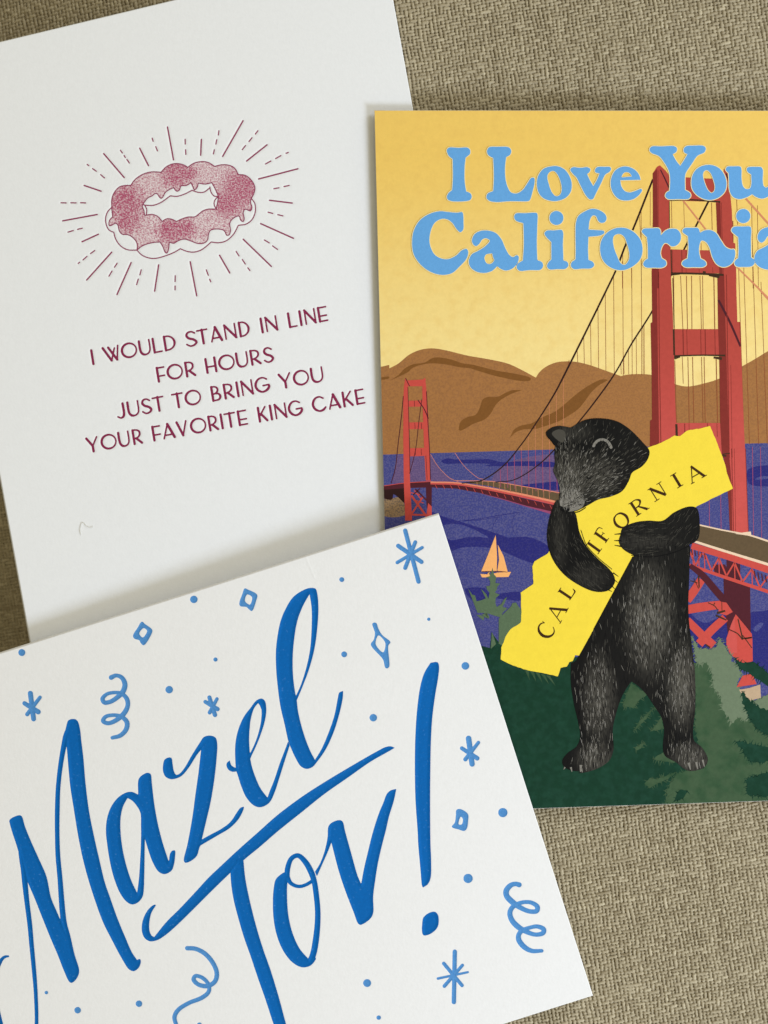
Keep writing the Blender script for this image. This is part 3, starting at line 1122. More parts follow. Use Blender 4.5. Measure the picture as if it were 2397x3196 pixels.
PR = dict(rough=0.75, spec=0.12, bump=0.22, bscale=1700)
SKY = mat('print_sky', '#e4be60', mottle=0.04, mscale=1100, second='#d6ad58', sscale=420, sthr=(0.45, 0.75), sfac=0.22, grad=('#e8d088', 0.066, 0.012), **PR)
HILL = mat('print_hill', '#9c6b3c', mottle=0.10, mscale=1300, second='#875c38', sscale=2600, sthr=(0.45, 0.6), sfac=0.6, **PR)
HILLD = mat('print_hill_shade', '#774d22', mottle=0.12, mscale=1500, **PR)
SEA = mat('print_sea', '#3c3f78', mottle=0.10, mscale=1600, second='#625f82', sscale=3300, sthr=(0.46, 0.58), sfac=0.5, **PR)
SEAV = mat('print_sea_violet', '#59486f', mottle=0.14, mscale=1600, second='#755d7c', sscale=3300, sthr=(0.46, 0.58), sfac=0.5, **PR)
SEAD = mat('print_sea_dark', '#252569', mottle=0.12, mscale=1500, second='#3c3a6e', sscale=3300, sthr=(0.5, 0.62), sfac=0.5, **PR)
RED = mat('print_red', '#aa4338', mottle=0.07, mscale=900, grad=('#c04f48', 0.030, -0.012), **PR)
REDD = mat('print_red_shade', '#7c2c25', mottle=0.08, mscale=900, **PR)
CORAL = mat('print_coral', '#bd483e', mottle=0.08, mscale=1400, **PR)
MAROON = mat('print_maroon', '#4a1c24', mottle=0.1, mscale=1200, **PR)
DKCAB = mat('print_cable', '#2b1512', **PR)
SUSP = mat('print_suspender', '#8a4c2c', **PR)
SUSPL = mat('print_suspender_light', '#c9825c', **PR)
SUSPR = mat('print_suspender_rose', '#a04a64', **PR)
ROAD = mat('print_road', '#5c4b34', mottle=0.12, mscale=1500, **PR)
CREAM = mat('print_cream', '#ddc2a4', mottle=0.06, **PR)
WALLC = mat('print_wall', '#b39a7c', mottle=0.08, **PR)
SALM = mat('print_salmon', '#d98565', **PR)
SAND = mat('print_sand', '#8f7454', mottle=0.15, mscale=1500, second='#6a5a4c', sscale=2600, sthr=(.48, .6), **PR)
GRD = mat('print_green_dark', '#0f3322', mottle=0.14, mscale=500, second='#163a2a', sscale=700, sthr=(0.4, 0.7), **PR)
GRT = mat('print_green_deep', '#163f2c', mottle=0.12, mscale=500, **PR)
GRM = mat('print_green_mid', '#3c5238', mottle=0.12, mscale=900, second='#2f4a30', sscale=400, sthr=(0.4, 0.7), **PR)
GRL = mat('print_green_grey', '#65735a', mottle=0.10, mscale=1500, **PR)
GRS = mat('print_green_sage', '#53664b', mottle=0.12, mscale=1800, **PR)
SAIL = mat('print_sail', '#e9a865', mottle=0.05, **PR)
YEL = mat('print_yellow', '#e8cd3e', mottle=0.04, mscale=600, **PR)
BLU = mat('print_blue', '#629fd4', mottle=0.04, mscale=1500, second='#5b96ca', sscale=3000, sthr=(.45, .6), sfac=.5, **PR)
HALO = mat('print_halo', '#ead696', **PR)
TXT = mat('print_text_brown', '#3a220c', **PR)
FUR0 = mat('print_bear_black', '#0d0c0a', **PR)


def fur_shading(m, blobs, light='#625e54'):
    """greyer streaked fur in the rounded parts of the drawing, ink black elsewhere"""
    nt = m.node_tree
    n, l = nt.nodes, nt.links
    p = n['Principled BSDF']
    base = p.inputs['Base Color'].links[0].from_socket
    tc = n.new('ShaderNodeTexCoord')
    acc = None
    for (bx, by, rx, ry, amt) in blobs:
        c = Vector(W(bx, by)) - Vector(card_b.location)
        mp = n.new('ShaderNodeMapping')
        mp.inputs['Location'].default_value = (-c.x / (rx * S), -c.y / (ry * S), 0)
        mp.inputs['Scale'].default_value = (1 / (rx * S), 1 / (ry * S), 0)
        l.new(tc.outputs['Object'], mp.inputs['Vector'])
        ln = n.new('ShaderNodeVectorMath')
        ln.operation = 'LENGTH'
        l.new(mp.outputs[0], ln.inputs[0])
        mr = n.new('ShaderNodeMapRange')
        mr.interpolation_type = 'SMOOTHSTEP'
        mr.inputs['From Min'].default_value = 1.5
        mr.inputs['From Max'].default_value = 0.1
        mr.inputs['To Max'].default_value = amt
        l.new(ln.outputs['Value'], mr.inputs['Value'])
        if acc is None:
            acc = mr.outputs[0]
        else:
            mm = n.new('ShaderNodeMath')
            mm.operation = 'MAXIMUM'
            l.new(acc, mm.inputs[0])
            l.new(mr.outputs[0], mm.inputs[1])
            acc = mm.outputs[0]
    mp = n.new('ShaderNodeMapping')
    mp.inputs['Scale'].default_value = (3600, 620, 1)
    l.new(tc.outputs['Object'], mp.inputs['Vector'])
    tn = n.new('ShaderNodeTexNoise')
    tn.inputs['Scale'].default_value = 1.0
    tn.inputs['Detail'].default_value = 3.0
    l.new(mp.outputs[0], tn.inputs['Vector'])
    mr = n.new('ShaderNodeMapRange')
    mr.inputs['From Min'].default_value = 0.33
    mr.inputs['From Max'].default_value = 0.68
    mr.inputs['To Min'].default_value = 0.25
    mr.inputs['To Max'].default_value = 1.25
    l.new(tn.outputs['Fac'], mr.inputs['Value'])
    mu = n.new('ShaderNodeMath')
    mu.operation = 'MULTIPLY'
    l.new(acc, mu.inputs[0])
    l.new(mr.outputs[0], mu.inputs[1])
    mx = n.new('ShaderNodeMix')
    mx.data_type = 'RGBA'
    l.new(mu.outputs[0], mx.inputs['Factor'])
    l.new(base, mx.inputs[6])
    mx.inputs[7].default_value = (*[c_ / 0.93 for c_ in lin(light)], 1)
    l.new(mx.outputs[2], p.inputs['Base Color'])


fur_shading(FUR0, [(2020, 1930, 70, 160, .80), (2120, 2130, 45, 120, .75), (1865, 2170, 48, 130, .5), (1855, 2360, 60, 50, .5), (2150, 2360, 60, 50, .5),
                   (1770, 1500, 60, 80, .75), (1850, 1490, 70, 60, .45), (1780, 1350, 60, 30, .25), (2000, 1690, 110, 25, .22), (1740, 1680, 25, 90, .2), (1830, 1800, 60, 40, .2), (2010, 1750, 160, 500, .06)])
FUR1 = mat('print_fur_dark', '#080706', **PR)
FUR2 = mat('print_fur_grey', '#45423a', **PR)
FUR4 = mat('print_fur_pale', '#97928a', **PR)
FUR3 = mat('print_fur_light', '#7a766d', **PR)
MUZ = mat('print_muzzle', '#77736a', mottle=0.25, mscale=1500, **PR)


def horizon(x):
    return 1419 - 0.0302 * (x - 1195)


# ---- sky
a = Art('sky_print')
a.poly(np.array(CARD_B), SKY)
a.done(card_b)

# ---- hills
a = Art('hills_print')
TB = np.array([(2680, 1374), (1160, 1424)])
a.poly(np.concatenate([outline('M:20,684* 125,660* 125,690* 200,650 300,570 400,528 500,518 600,532 800,580 1000,615 1150,650 1250,695 1390,770* 1410,735 1470,680 1560,640 1640,630 N:0,772 120,800 250,845 390,895* 450,882 560,878 650,885 760,920 850,962 960,985 1100,960 1230,920 1400,830 1560,740 1659,680 1850,600 2100,560 2400,600* f:2700,1373* f:1160,1425*')]), HILL)
a.fill('M:130,795 200,750 260,690 330,655 430,640 500,600 570,597 680,620 750,645 850,660 950,685 1050,710 1200,735 1345,775 1340,795 1250,798 1100,770 1000,745 900,715 820,690 740,682 600,655 480,648 400,660 320,690 290,720 200,765', HILLD)
a.fill('M:722,1222* 740,1150 800,1110 870,1090 905,1030 930,960 970,938 1060,935 1120,905 1180,880 1275,876* 1180,910 1090,960 1040,1010 1000,1080 950,1130 850,1170 740,1228', HILLD)
a.fill('M:1165,1290* 1200,1220 1260,1185 1350,1165 1450,1110 1560,1060 N:0,1055 60,1010 150,955 220,925 275,928 200,975 130,1040 80,1110 20,1180 M:1600,1140 1450,1195 1380,1215 1300,1215 1220,1240', HILLD)
a.fill('M:45,775 120,762 125,775 45,788', HILLD)
a.done(card_b)

# ---- sea
a = Art('sea_print')
a.poly(np.array([(1150, horizon(1150)), (2700, horizon(2700)), (2700, 2380), (1150, 2380)]), SEA)
a.fill('M:190,1440* 480,1432* 500,1460 600,1600 P:700,280 480,285 150,300*', SEAV)
a.fill('P:1080,160 1250,90 1550,60 1600,120 1600,380 1300,330 1000,280*', SEAV)
a.fill('P:570,110 620,85 700,95 850,95 990,92 1080,115 1250,110 1450,112 1560,125 1560,152 1300,150 1050,152 950,150 1000,135 850,128 700,130 600,128', SEAD)
a.fill('P:1250,320 1400,300 1600,295 1600,350 1450,350 1300,335', SEAD)
a.fill('P:480,555 600,590 800,650 1000,715 1150,770 1300,840 1520,890 1520,960 1380,990 1250,950 1050,870 900,850 750,855 600,900 480,860', SEAD)
a.fill('P:470,700 600,750 650,790 800,765 900,762 980,770 900,720 700,650', SEA)
a.fill('P:1100,785 1200,765 1350,770 1480,830 1520,880 1400,880 1200,830', SEAD)
a.fill('P:780,1215 950,1208 990,1250 1270,1243 1270,1305 1100,1300 1000,1290 900,1315 830,1300', SEAD)
for t in ('P:700,630,5 900,605,5 1100,572,6 1245,550,4', 'P:760,625,4 900,615,5 1080,590,4', 'P:1245,550,3 1200,590,4 1182,640,4 1190,700,4 1232,765,3', 'P:1065,595,3 1030,640,4 1018,690,4 1022,725,3'):
    a.line(t, SEAD)
a.next()
a.fill('P:70,440 150,430 200,420 250,470 262,570 70,575', SAND)
a.fill('P:70,350 250,330 260,470 200,420 160,395 150,440 110,440 70,420', DKCAB)
a.fill('Q:1490,180 1800,165 1800,240 1600,240 1545,268 1800,262 1800,300 1500,305', SEAD)
a.fill('Q:1505,1420 1600,1405 1900,1390 1900,1900 1520,1900 1510,1600', SEAD)
a.fill('Q:960,1400 1040,1470 1120,1505 1210,1470 1300,1420 1320,1659 1300,1900 960,1900', SEAD)
a.fill('Q:1530,1560 1600,1500 1620,1510 1560,1580', SEA)
a.done(card_b)

# ---- far bridge
a = Art('far_bridge_print')
a.poly(sharp('P:905,385 1100,440 1300,500 1600,590 1600,555 1300,460 1000,385 900,372'), mat('print_rose', '#8c4262', mottle=.15, **PR))
a.poly(sharp('P:70,322 250,300 480,284 650,290 850,322 1100,382 1300,432 1600,500 1600,560 1300,492 1100,432 900,382 700,346 480,335 250,342 70,356'), MAROON)
a.poly(sharp('P:820,282 1000,284 1300,330 1620,388 1620,480 1300,398 1000,326 820,300'), ROAD)
a.line('P:480,290,12 700,296,12 850,318,13 1000,343,14 1300,402,16 1580,465,18', SALM, up=True)
a.line('P:480,302,14 700,308,14 850,330,15 1000,357,16 1300,420,18 1580,485,20', RED)
a.line('P:700,278,5 1000,283,5 1300,330,6 1620,386,7', SALM)
a.line('P:80,322,6 250,298,6 480,284,6', CORAL)
for i in range(16):
    x = 520 + i * 66
    y = float(np.interp(x, [480, 700, 850, 1000, 1300, 1580], [310, 318, 342, 372, 436, 505]))
    a.line('P:%d,%d,4 %d,%d,4' % (x, y, x + 18, y + 34), CORAL)
for i in range(14):
    x = 880 + i * 48
    yt = float(np.interp(x, [820, 1000, 1300, 1620], [282, 284, 330, 388]))
    yb = float(np.interp(x, [820, 1000, 1300, 1620], [305, 343, 402, 470]))
    a.line('P:%d,%d,3 %d,%d,3' % (x, yt, x + 3, yb), SUSPL)
a.next()
for t in ('M:262,772 285,845 290,1000 297,1300 P:300,60 304,300 322,622 262,622 250,300 247,60 M:245,1300 245,1000 250,850',
          'M:410,790 435,770 447,900 462,1100 472,1400 P:478,60 483,277 440,277 428,60 M:425,1400 415,1100 410,900',
          'M:262,795 437,785 440,845 270,845', 'M:285,970 445,965 450,1020 289,1022', 'M:290,1157 455,1153 460,1213 295,1216', 'M:297,1380 470,1375 475,1445 300,1450'):
    a.poly(sharp(t), CORAL)
a.poly(sharp('P:440,330 492,326 490,560 462,590 445,480'), MAROON)
a.poly(sharp('P:460,470 490,500 492,600 440,600'), CORAL)
for t in ('P:315,405,18 445,585,18', 'P:320,560,16 415,415,14', 'P:318,570,16 465,575,16', 'P:310,380,8 400,400,8', 'P:340,360,9 400,440,9', 'P:330,440,8 420,470,8'):
    a.line(t, CORAL, up=True)
for t in ('P:350,350,14 450,450,14', 'P:390,345,10 330,400,10'):
    a.line(t, MAROON)
for t in ('M:246,930,6 230,1100,7 200,1350,7 175,1560,7 P:140,300,7', 'M:405,960,6 380,1150,6 350,1400,6 300,1600,6', 'M:446,890,7 458,1150,7 472,1400,7 P:480,270,7', 'M:285,850,5 292,1100,5 300,1400,6 P:303,200,5',
          'M:265,775,7 300,845,7', 'M:372,965,8 425,1040,8 462,1125,9', 'M:340,970,4 342,1020,4', 'M:345,1160,4 347,1213,4', 'M:350,1385,4 350,1440,4', 'M:400,1385,4 402,1440,4', 'M:400,1160,4 403,1215,4', 'P:440,60,4 452,270,4'):
    a.line(t, MAROON)
for t in ('M:480,1430,4 540,1530,4 650,1640,4 P:720,285,4', 'M:690,1420,4 760,1520,4 830,1590,4 900,1640,4 P:950,265,4'):
    a.line(t, SALM, width=1.1)
a.done(card_b)

# ---- near bridge: suspenders and cables, tower, deck
CAB1 = ribbon('c:1552,530,19 1345,1050,19 1270,1210,19 1170,1470,18 1080,1659,18 M:1659,700,15 1550,910,13 1400,1150,11 1270,1340,10 1100,1540,10 920,1659,10 P:860,288,9 750,300,8')
CAB2 = ribbon('d:1045,755,19 905,1030,18 790,1255,17 N:660,335,13 480,620,13 340,870,12 200,1070,12 40,1275,11 P:1545,15,11 1400,150,9 1200,270,8 1040,290,7')
a = Art('near_bridge_print')
for i, xn in enumerate((-60, 15, 72, 130, 195, 258, 330, 408, 485, 567)):
    X0 = 1797 + xn * TILES['N'][2]
    o = np.argsort(CAB1[:, 0])
    y0 = float(np.interp(X0, CAB1[o, 0], CAB1[o, 1]))
    yb = 850 + np.interp(xn, [-100, 0, 250, 390, 650], [745, 772, 845, 893, 885]) * TILES['N'][2]
    a.strip(np.array([[X0 - 1, y0, .75], [X0 + 1, yb, .75]]), SUSP)
for xn in (390, 415, 455, 522, 580, 590):
    X0 = 1797 + xn * TILES['N'][2]
    o = np.argsort(CAB2[:, 0])
    y0 = float(np.interp(X0, CAB2[o, 0], CAB2[o, 1]))
    a.strip(np.array([[X0, y0, .7], [X0 + 1, 1168, .7]]), SUSP)
for i in range(13):          # pale over the brown hill, rose over the water
    X0 = 1560 + i * 22
    if X0 < 1760:
        o = np.argsort(CAB1[:, 0])
        y0 = float(np.interp(X0, CAB1[o, 0], CAB1[o, 1]))
        hz = horizon(X0)
        if y0 < hz:
            a.strip(np.array([[X0, y0, .6], [X0 + 1, hz, .6]]), SUSPL)
        a.strip(np.array([[X0 + 1, max(y0, hz), .8], [X0 + 3, 1520 + (X0 - 1560) * .12, .8]]), SUSPR)
for xn in (1410, 1455, 1535, 1610, 1700, 1790, 1880, 1970, 2060, 2150):
    X0 = 1797 + xn * TILES['N'][2]
    a.strip(np.array([[X0 - 4, 760 + (xn > 1600) * 120, .8], [X0 + 16, 1386, .8]]), SUSP)
for xn in (1150, 1250, 1375, 1530, 1600):
    X0 = 1797 + xn * TILES['Q'][2]
    a.strip(np.array([[X0 - 2, 1395, .8], [X0 + 2, 1660 + (xn - 1150) * .1, .8]]), SUSPR)
for t in ('d:660,750,5 665,1040,5', 'd:786,750,4 795,1040,4', 'd:1075,770,6 1082,1070,6', 'd:440,660,4 440,1010,4', 'd:330,920,4 340,1130,4', 'd:150,1380,4 152,1659,4', 'd:245,1440,4 248,1659,4', 'd:345,1340,4 350,1659,4', 'd:60,1560,4 62,1659,4', 'd:1335,740,6 1345,1000,6', 'd:1490,780,5 1505,1659,5', 'd:1550,800,5 1560,1659,5',
          'd:965,1180,6 968,1260,6'):
    a.line(t, SUSP)
a.next()
a.strip(CAB1, DKCAB)
a.strip(CAB2, DKCAB)
for t in ('N:905,30,5 925,490,5', 'N:955,30,6 965,490,6', 'N:1000,30,6 1003,490,6', 'N:1072,30,5 1085,490,5', 'N:1095,30,5 1100,490,5', 'N:1192,30,8 1200,490,8', 'N:845,30,6 850,490,6',
          'N:920,730,5 928,960,5', 'N:968,730,6 980,1300,6', 'N:1008,730,6 1020,1300,6', 'N:1085,730,5 1100,1300,5', 'N:1108,730,6 1118,1300,6', 'N:1212,750,8 1225,1300,8', 'N:855,760,6 870,1300,6'):
    a.line(t, SUSP)
a.next()
for t in ('d:780,750,16 1020,1055,16', 'd:1430,730,20 1659,985,20 1900,1255,20', 'd:1340,1440,16 1560,1659,18 N:1659,225,22 1900,450,24'):
    a.line(t, SUSPL, up=True)
# tower
LEG1 = 'd:465,470 510,400 540,385 600,440 640,495 640,1000 650,1240 655,1640 N:820,0 838,350 848,700 858,1100 866,1300 870,1600 638,1600 642,1280 658,1270 655,900 646,440 660,430 655,0 d:460,1300 467,900'
LEG2 = 'd:1200,420 1245,470 1265,650 1285,850 1295,1180 1320,1195 1335,1640 N:1382,0 1395,428 1422,428 1432,800 1450,1300 1465,1600 Q:1470,200 1478,450 1492,730 1330,720 1318,450 1300,250 1265,0 N:1262,1500 1246,1300 1238,750 1228,480 1222,30 d:1165,1659 1130,1050 1120,770 1200,700'
a.poly(sharp('d:620,500 860,512 1100,525 1230,480 1240,720 1170,765 620,748'), RED)
a.poly(sharp('d:640,1255 1210,1270 1210,1505 640,1495'), RED)
a.poly(sharp('N:836,490 1295,490 1295,716 845,720'), RED)
a.poly(sharp('N:862,1300 1310,1300 1335,1580 866,1580'), RED)
a.poly(sharp(LEG1), RED)
a.poly(sharp(LEG2), RED)
a.poly(sharp('d:465,470 510,420 518,1000 525,1659 457,1659 467,900'), REDD)
a.poly(sharp('N:655,0 700,0 708,700 722,1600 638,1600 642,1280 658,1270 655,900 646,440 660,430'), REDD)
a.poly(sharp('d:1120,780 1165,770 1188,1500 1195,1659 1163,1659 1132,1050'), REDD)
a.poly(sharp('N:1222,30 1280,20 1300,700 1322,1500 1330,1600 1262,1600 1246,1300 1238,750 1228,480'), REDD)
a.poly(sharp('Q:1268,0 1320,0 1345,300 1352,720 1330,720 1318,450 1300,250'), REDD)
for t in ('d:545,430,12 590,520,14 635,620,14', 'N:1232,240,20 1330,430,20 1422,640,18', 'd:1225,470,14 1250,540,12'):
    a.line(t, MAROON, up=True)
UND = mat('print_under', '#3d2a1a', **PR)
for t in ('d:640,746,16 860,742,16 1165,764,18', 'd:655,1503,20 900,1506,20 1200,1520,22', 'N:850,722,14 1080,715,12 1290,718,16', 'N:830,20,16 900,14,10', 'N:1150,25,14 1240,40,24', 'N:850,740,26 900,728,14', 'N:1190,735,16 1262,745,26', 'd:985,1490,22 1015,1495,22',
          'd:637,760,8 640,1030,8', 'd:655,1260,12 660,1500,12', 'N:838,50,7 850,480,7', 'N:845,490,16 850,715,16', 'N:868,1310,20 872,1420,20', 'Q:1265,60,16 1300,64,14', 'N:1265,1570,10 1330,1562,8'):
    a.line(t, UND)
for t in ('d:670,1265,6 672,1495,6', 'd:765,1265,8 770,1495,8', 'd:810,1265,4 812,1495,4', 'd:945,1440,5 948,1495,5', 'd:1085,1440,5 1088,1495,5', 'N:925,492,9 930,712,9', 'N:958,492,5 962,712,5', 'N:1078,492,6 1082,712,6', 'N:1116,492,8 1120,712,8', 'N:1200,492,6 1204,712,6', 'N:940,1305,8 942,1420,8', 'N:1135,1302,6 1138,1330,6', 'N:978,1305,4 980,1380,4',
          'd:520,440,6 526,1659,6', 'N:716,0,6 722,700,7 735,1500,8', 'N:680,0,4 690,1500,4', 'd:1175,770,6 1200,1659,6', 'N:1300,20,7 1325,1600,8', 'N:1338,800,4 1350,1600,4', 'd:1295,960,8 1298,1180,8', 'N:660,900,5 664,1260,5', 'Q:1345,0,7 1362,720,7', 'Q:1368,0,4 1380,720,4', 'd:468,930,5 500,930,5', 'N:1218,1305,5 1222,1420,5', 'N:1416,430,6 1425,640,6', 'Q:1465,0,6 1478,400,6 1490,720,6'):
    a.line(t, REDD)
a.next()
# deck at the right
a.poly(sharp('Q:960,850 1300,960 1900,1150 1900,1350 1300,1140 960,1010'), SEA)
a.poly(sharp('Q:1275,1115 1505,1190 1512,1659 1320,1659 1290,1400 1280,1280'), MAROON)
a.poly(sharp('Q:1180,1000 1290,1000 1330,1110 1200,1080'), MAROON)
a.poly(sharp('Q:1300,960 1420,1000 1420,1140 1300,1100'), MAROON)
a.poly(sharp('Q:1020,650 1250,702 1500,752 1659,800 1900,875 1900,1075 1659,990 1350,900 1020,800'), ROAD)
a.line('Q:1020,648,12 1250,700,12 1500,748,14 1659,798,16 1900,872,18', CREAM, up=True)
a.poly(sharp('Q:1370,735 1510,715 1515,745 1480,750'), CREAM)
a.line('Q:1020,800,20 1350,905,22 1659,1000,24 1900,1080,26', CREAM)
a.line('Q:1000,838,54 1350,945,56 1659,1045,60 1900,1122,60', CORAL, up=True)
a.line('Q:980,1005,26 1300,1115,28 1659,1235,30 1900,1320,30', CORAL)
a.next()
zx = [(985, 890), (1035, 1010), (1085, 905), (1120, 920), (1172, 1055), (1235, 945), (1300, 1100), (1370, 985), (1440, 1150), (1520, 1040), (1590, 1200), (1670, 1090), (1750, 1255), (1830, 1140)]
for (p0, p1) in zip(zx[:-1], zx[1:]):
    a.line('Q:%g,%g,14 %g,%g,14' % (p0 + p1), CORAL)
for x in (1010, 1060, 1110, 1235, 1370, 1520, 1670):
    a.line('Q:%g,%g,9 %g,%g,9' % (x, 860 + (x - 985) * .31, x + 4, 1010 + (x - 985) * .34), CORAL)
for i in range(6):
    a.line('Q:%g,%g,12 %g,%g,12' % (1540 + i * 32, 1055 + i * 12, 1550 + i * 32, 1120 + i * 12), MAROON)
for i in range(5):
    a.line('Q:%g,%g,10 %g,%g,10' % (1000 + i * 28, 870 + i * 8, 1006 + i * 28, 920 + i * 8), MAROON)
a.next()
a.line('Q:960,1310,74 1020,1230,74 1085,1130,72', CORAL, up=True)
a.line('Q:960,1390,76 1110,1365,76 1270,1345,70', CORAL, up=True)
a.line('Q:985,1010,40 1080,1080,56 1230,1250,62 1400,1440,66', MAROON, up=True)
a.poly(sharp('Q:1240,1320 1300,1330 1355,1410 1300,1440 1230,1420'), CORAL)
a.line('Q:960,1480,66 1100,1620,72 V:1190,180,72', CORAL, up=True)
a.line('Q:1290,1460,70 1180,1560,72 V:1065,165,74', CORAL, up=True)
a.poly(sharp('Q:1380,1430 1430,1490 1520,1600 1525,1659 V:1525,150 1528,315 1430,335 1330,250 1300,170 Q:1300,1640 1340,1520'), CORAL)
a.poly(sharp('Q:1340,1520 1370,1450 1385,1659 V:1392,60 1392,240 1335,250 1300,170 Q:1300,1640'), RED)
for t in ('Q:1320,1560,10 1400,1600,10 1440,1650,12', 'Q:1400,1470,10 1440,1640,12', 'Q:1440,1640,12 1520,1630,12', 'V:1440,90,8 1520,200,8', 'V:1460,120,12 1520,110,12', 'Q:1140,1330,8 1200,1360,8 1225,1395,8', 'Q:1200,1330,8 1190,1350,8', 'Q:1260,1325,6 1262,1400,6', 'Q:1220,1420,20 1290,1400,16', 'Q:990,1140,8 1050,1160,8', 'Q:1020,1120,6 1060,1210,6', 'Q:1060,1100,14 1065,1200,10', 'Q:1210,1440,16 1300,1480,12', 'V:1120,170,12 1160,195,12'):
    a.line(t, UND)
a.done(card_b)

# ---- sailing boat
a = Art('sailboat_print')
a.cut('P:1042,748 1056,900 1052,1056 918,1060 975,920', SAIL)
a.cut('P:1060,828 1112,930 1147,1066 1056,1056 1072,960', SAIL)
a.cut('P:910,1082 970,1086 985,1060 1000,1084 1060,1070 1176,1064 1152,1108 924,1112', SAIL)
a.line('P:1050,800,7 1058,950,6 1055,1060,5', SEAD)
a.line('P:925,1062,7 1060,1060,7 1145,1066,6', MAROON)
a.done(card_b)

# ---- trees and slope
a = Art('trees_print')
rnd = random.Random(5)
a.poly(sharp('U:150,520 260,640 330,880 430,905 445,740 530,860 545,745 575,830 700,830 900,1000 1500,1000 V:480,480 600,560 760,700 1000,500 1040,340 1100,300 1190,360 1250,480 1340,560 1440,570 1500,640 1659,740 1900,800 2300,700 2300,1700 -1500,1700 -1500,200'), GRD)


def jag(txt, amp, n=5):
    """zigzag foliage edge along the outline"""
    p = sharp(txt)
    out = []
    for i in range(len(p)):
        q0, q1 = p[i], p[(i + 1) % len(p)]
        L = np.hypot(*(q1 - q0))
        m_ = max(1, int(L / n))
        nr = np.array([-(q1 - q0)[1], (q1 - q0)[0]]) / max(L, 1e-6)
        for k in range(m_):
            out.append(q0 + (q1 - q0) * k / m_ + nr * rnd.uniform(-amp, amp))
    return np.array(out)


def feather(txt, m, amp, n, lo=5, hi=15, bias=0.35):
    """foliage patch whose edge breaks into small branch tips"""
    base = jag(txt, amp, n)
    a.poly(base, m)
    c = sharp(txt)
    ar = sum(c[i][0] * c[(i + 1) % len(c)][1] - c[(i + 1) % len(c)][0] * c[i][1] for i in range(len(c)))
    sg = 1 if ar > 0 else -1
    for i in range(len(base)):
        p0, p1 = base[i], base[(i + 1) % len(base)]
        d = p1 - p0
        L = np.hypot(*d)
        if L < 1e-6 or L > 60:
            continue
        nr = np.array([d[1], -d[0]]) / L * sg
        for k in range(max(1, int(L / 4))):
            if rnd.random() > 0.62:
                continue
            o = p0 + d * rnd.random()
            t = d / L
            tip = o + nr * rnd.uniform(lo, hi) + t * rnd.uniform(-6, 6) + np.array([0, bias * rnd.uniform(0, hi)])
            w_ = rnd.uniform(1.2, 2.6)
            a.poly(np.array([o - t * w_ - nr * 1.5, tip, o + t * w_ - nr * 1.5]), m, up=False)


feather('V:1020,330 1090,290 1180,340 1250,480 1320,540 1400,700 1450,760 1560,900 1659,960 2200,900 2200,1640 760,1640 790,1420 870,1280 1000,1250 1100,1240 1030,900 1030,600', GRM, 4, 5)
feather('V:1000,80 1060,200 1160,215 1200,200 1240,105 1285,180 1330,235 1345,310 1385,340 1430,420 1395,520 1440,590 1455,700 1500,800 1480,830 1400,800 1350,850 1260,720 1250,620 1190,540 1180,420 1130,330 1060,340 1030,300', GRL, 4, 5)
feather('V:1440,620 1490,650 1560,640 1680,600 1900,560 1900,800 1659,760 1540,690', GRL, 4, 5)
a.poly(sharp('V:1410,560 1500,545 1592,515 1598,630 1500,655 1430,600'), WALLC)
a.poly(sharp('V:1388,538 1440,440 1520,418 1562,512'), CORAL)
feather('V:1372,280 1430,325 1540,322 1659,415 1900,470 1900,560 1659,525 1560,465 1480,405 1412,385', GRD, 2.0, 6)
feather('V:1428,568 1500,650 1600,715 1700,760 1900,820 1900,980 1659,965 1540,885 1480,765 1440,680', GRD, 4.5, 5)
feather('V:1370,1000 1500,1020 1659,1050 1900,1080 1900,1180 1659,1180 1500,1190 1470,1130 1420,1060', GRD, 4.5, 5)
feather('V:1460,1330 1560,1300 1659,1280 1900,1250 1900,1490 1659,1480 1480,1470', GRD, 4.5, 5)
for t in ('V:480,500 560,560 620,600 560,640 500,720 400,700', 'V:690,700 620,800 540,880 495,920 560,820 640,740', 'V:740,790 760,900 640,920 700,850', 'V:510,1060 600,1010 560,1070 520,1085', 'V:760,1100 860,1190 700,1170 660,1160', 'V:870,1270 800,1330 720,1360 640,1410 590,1370 640,1320 700,1330', 'V:800,1480 880,1420 970,1440 900,1530 790,1540'):
    feather(t, GRM, 1.6, 6)
feather('V:860,1480 900,1420 970,1430 930,1500 850,1530', GRD, 1.6, 6)
for i in range(5):
    x, y = 790 + i * 55, 1130 + i * 14
    a.poly(sharp('U:%g,%g %g,%g %g,%g' % (x, y, x + 40, y + 5, x + 50 + 12 * i, y + 110)), GRM)
# pale trees on the left
a.poly(sharp('U:520,860 520,600 600,520 650,470 660,440 700,432 722,470 752,510 800,640 800,900 600,900'), GRS)
a.poly([sharp('U:200,285 245,350 275,360 290,420 340,410 385,390 365,350 335,290 390,345 412,395 425,330 400,300 390,265 430,260 432,215 415,180 385,172 430,160 410,110 440,140 455,70 470,140 495,170 485,230 535,238 505,270 500,300 480,330 530,352 490,385 485,440 500,480 545,450 575,400 605,375 585,430 560,480 610,490 560,540 545,590 610,545 545,620 560,700 548,745 530,862 492,862 450,735 438,912 372,912 300,730 270,645 350,692 362,620 285,560 340,565 415,600 365,540 300,540 262,440'),
        sharp('U:345,555 400,545 425,580 412,600 370,585')], GRS)
a.done(card_b)

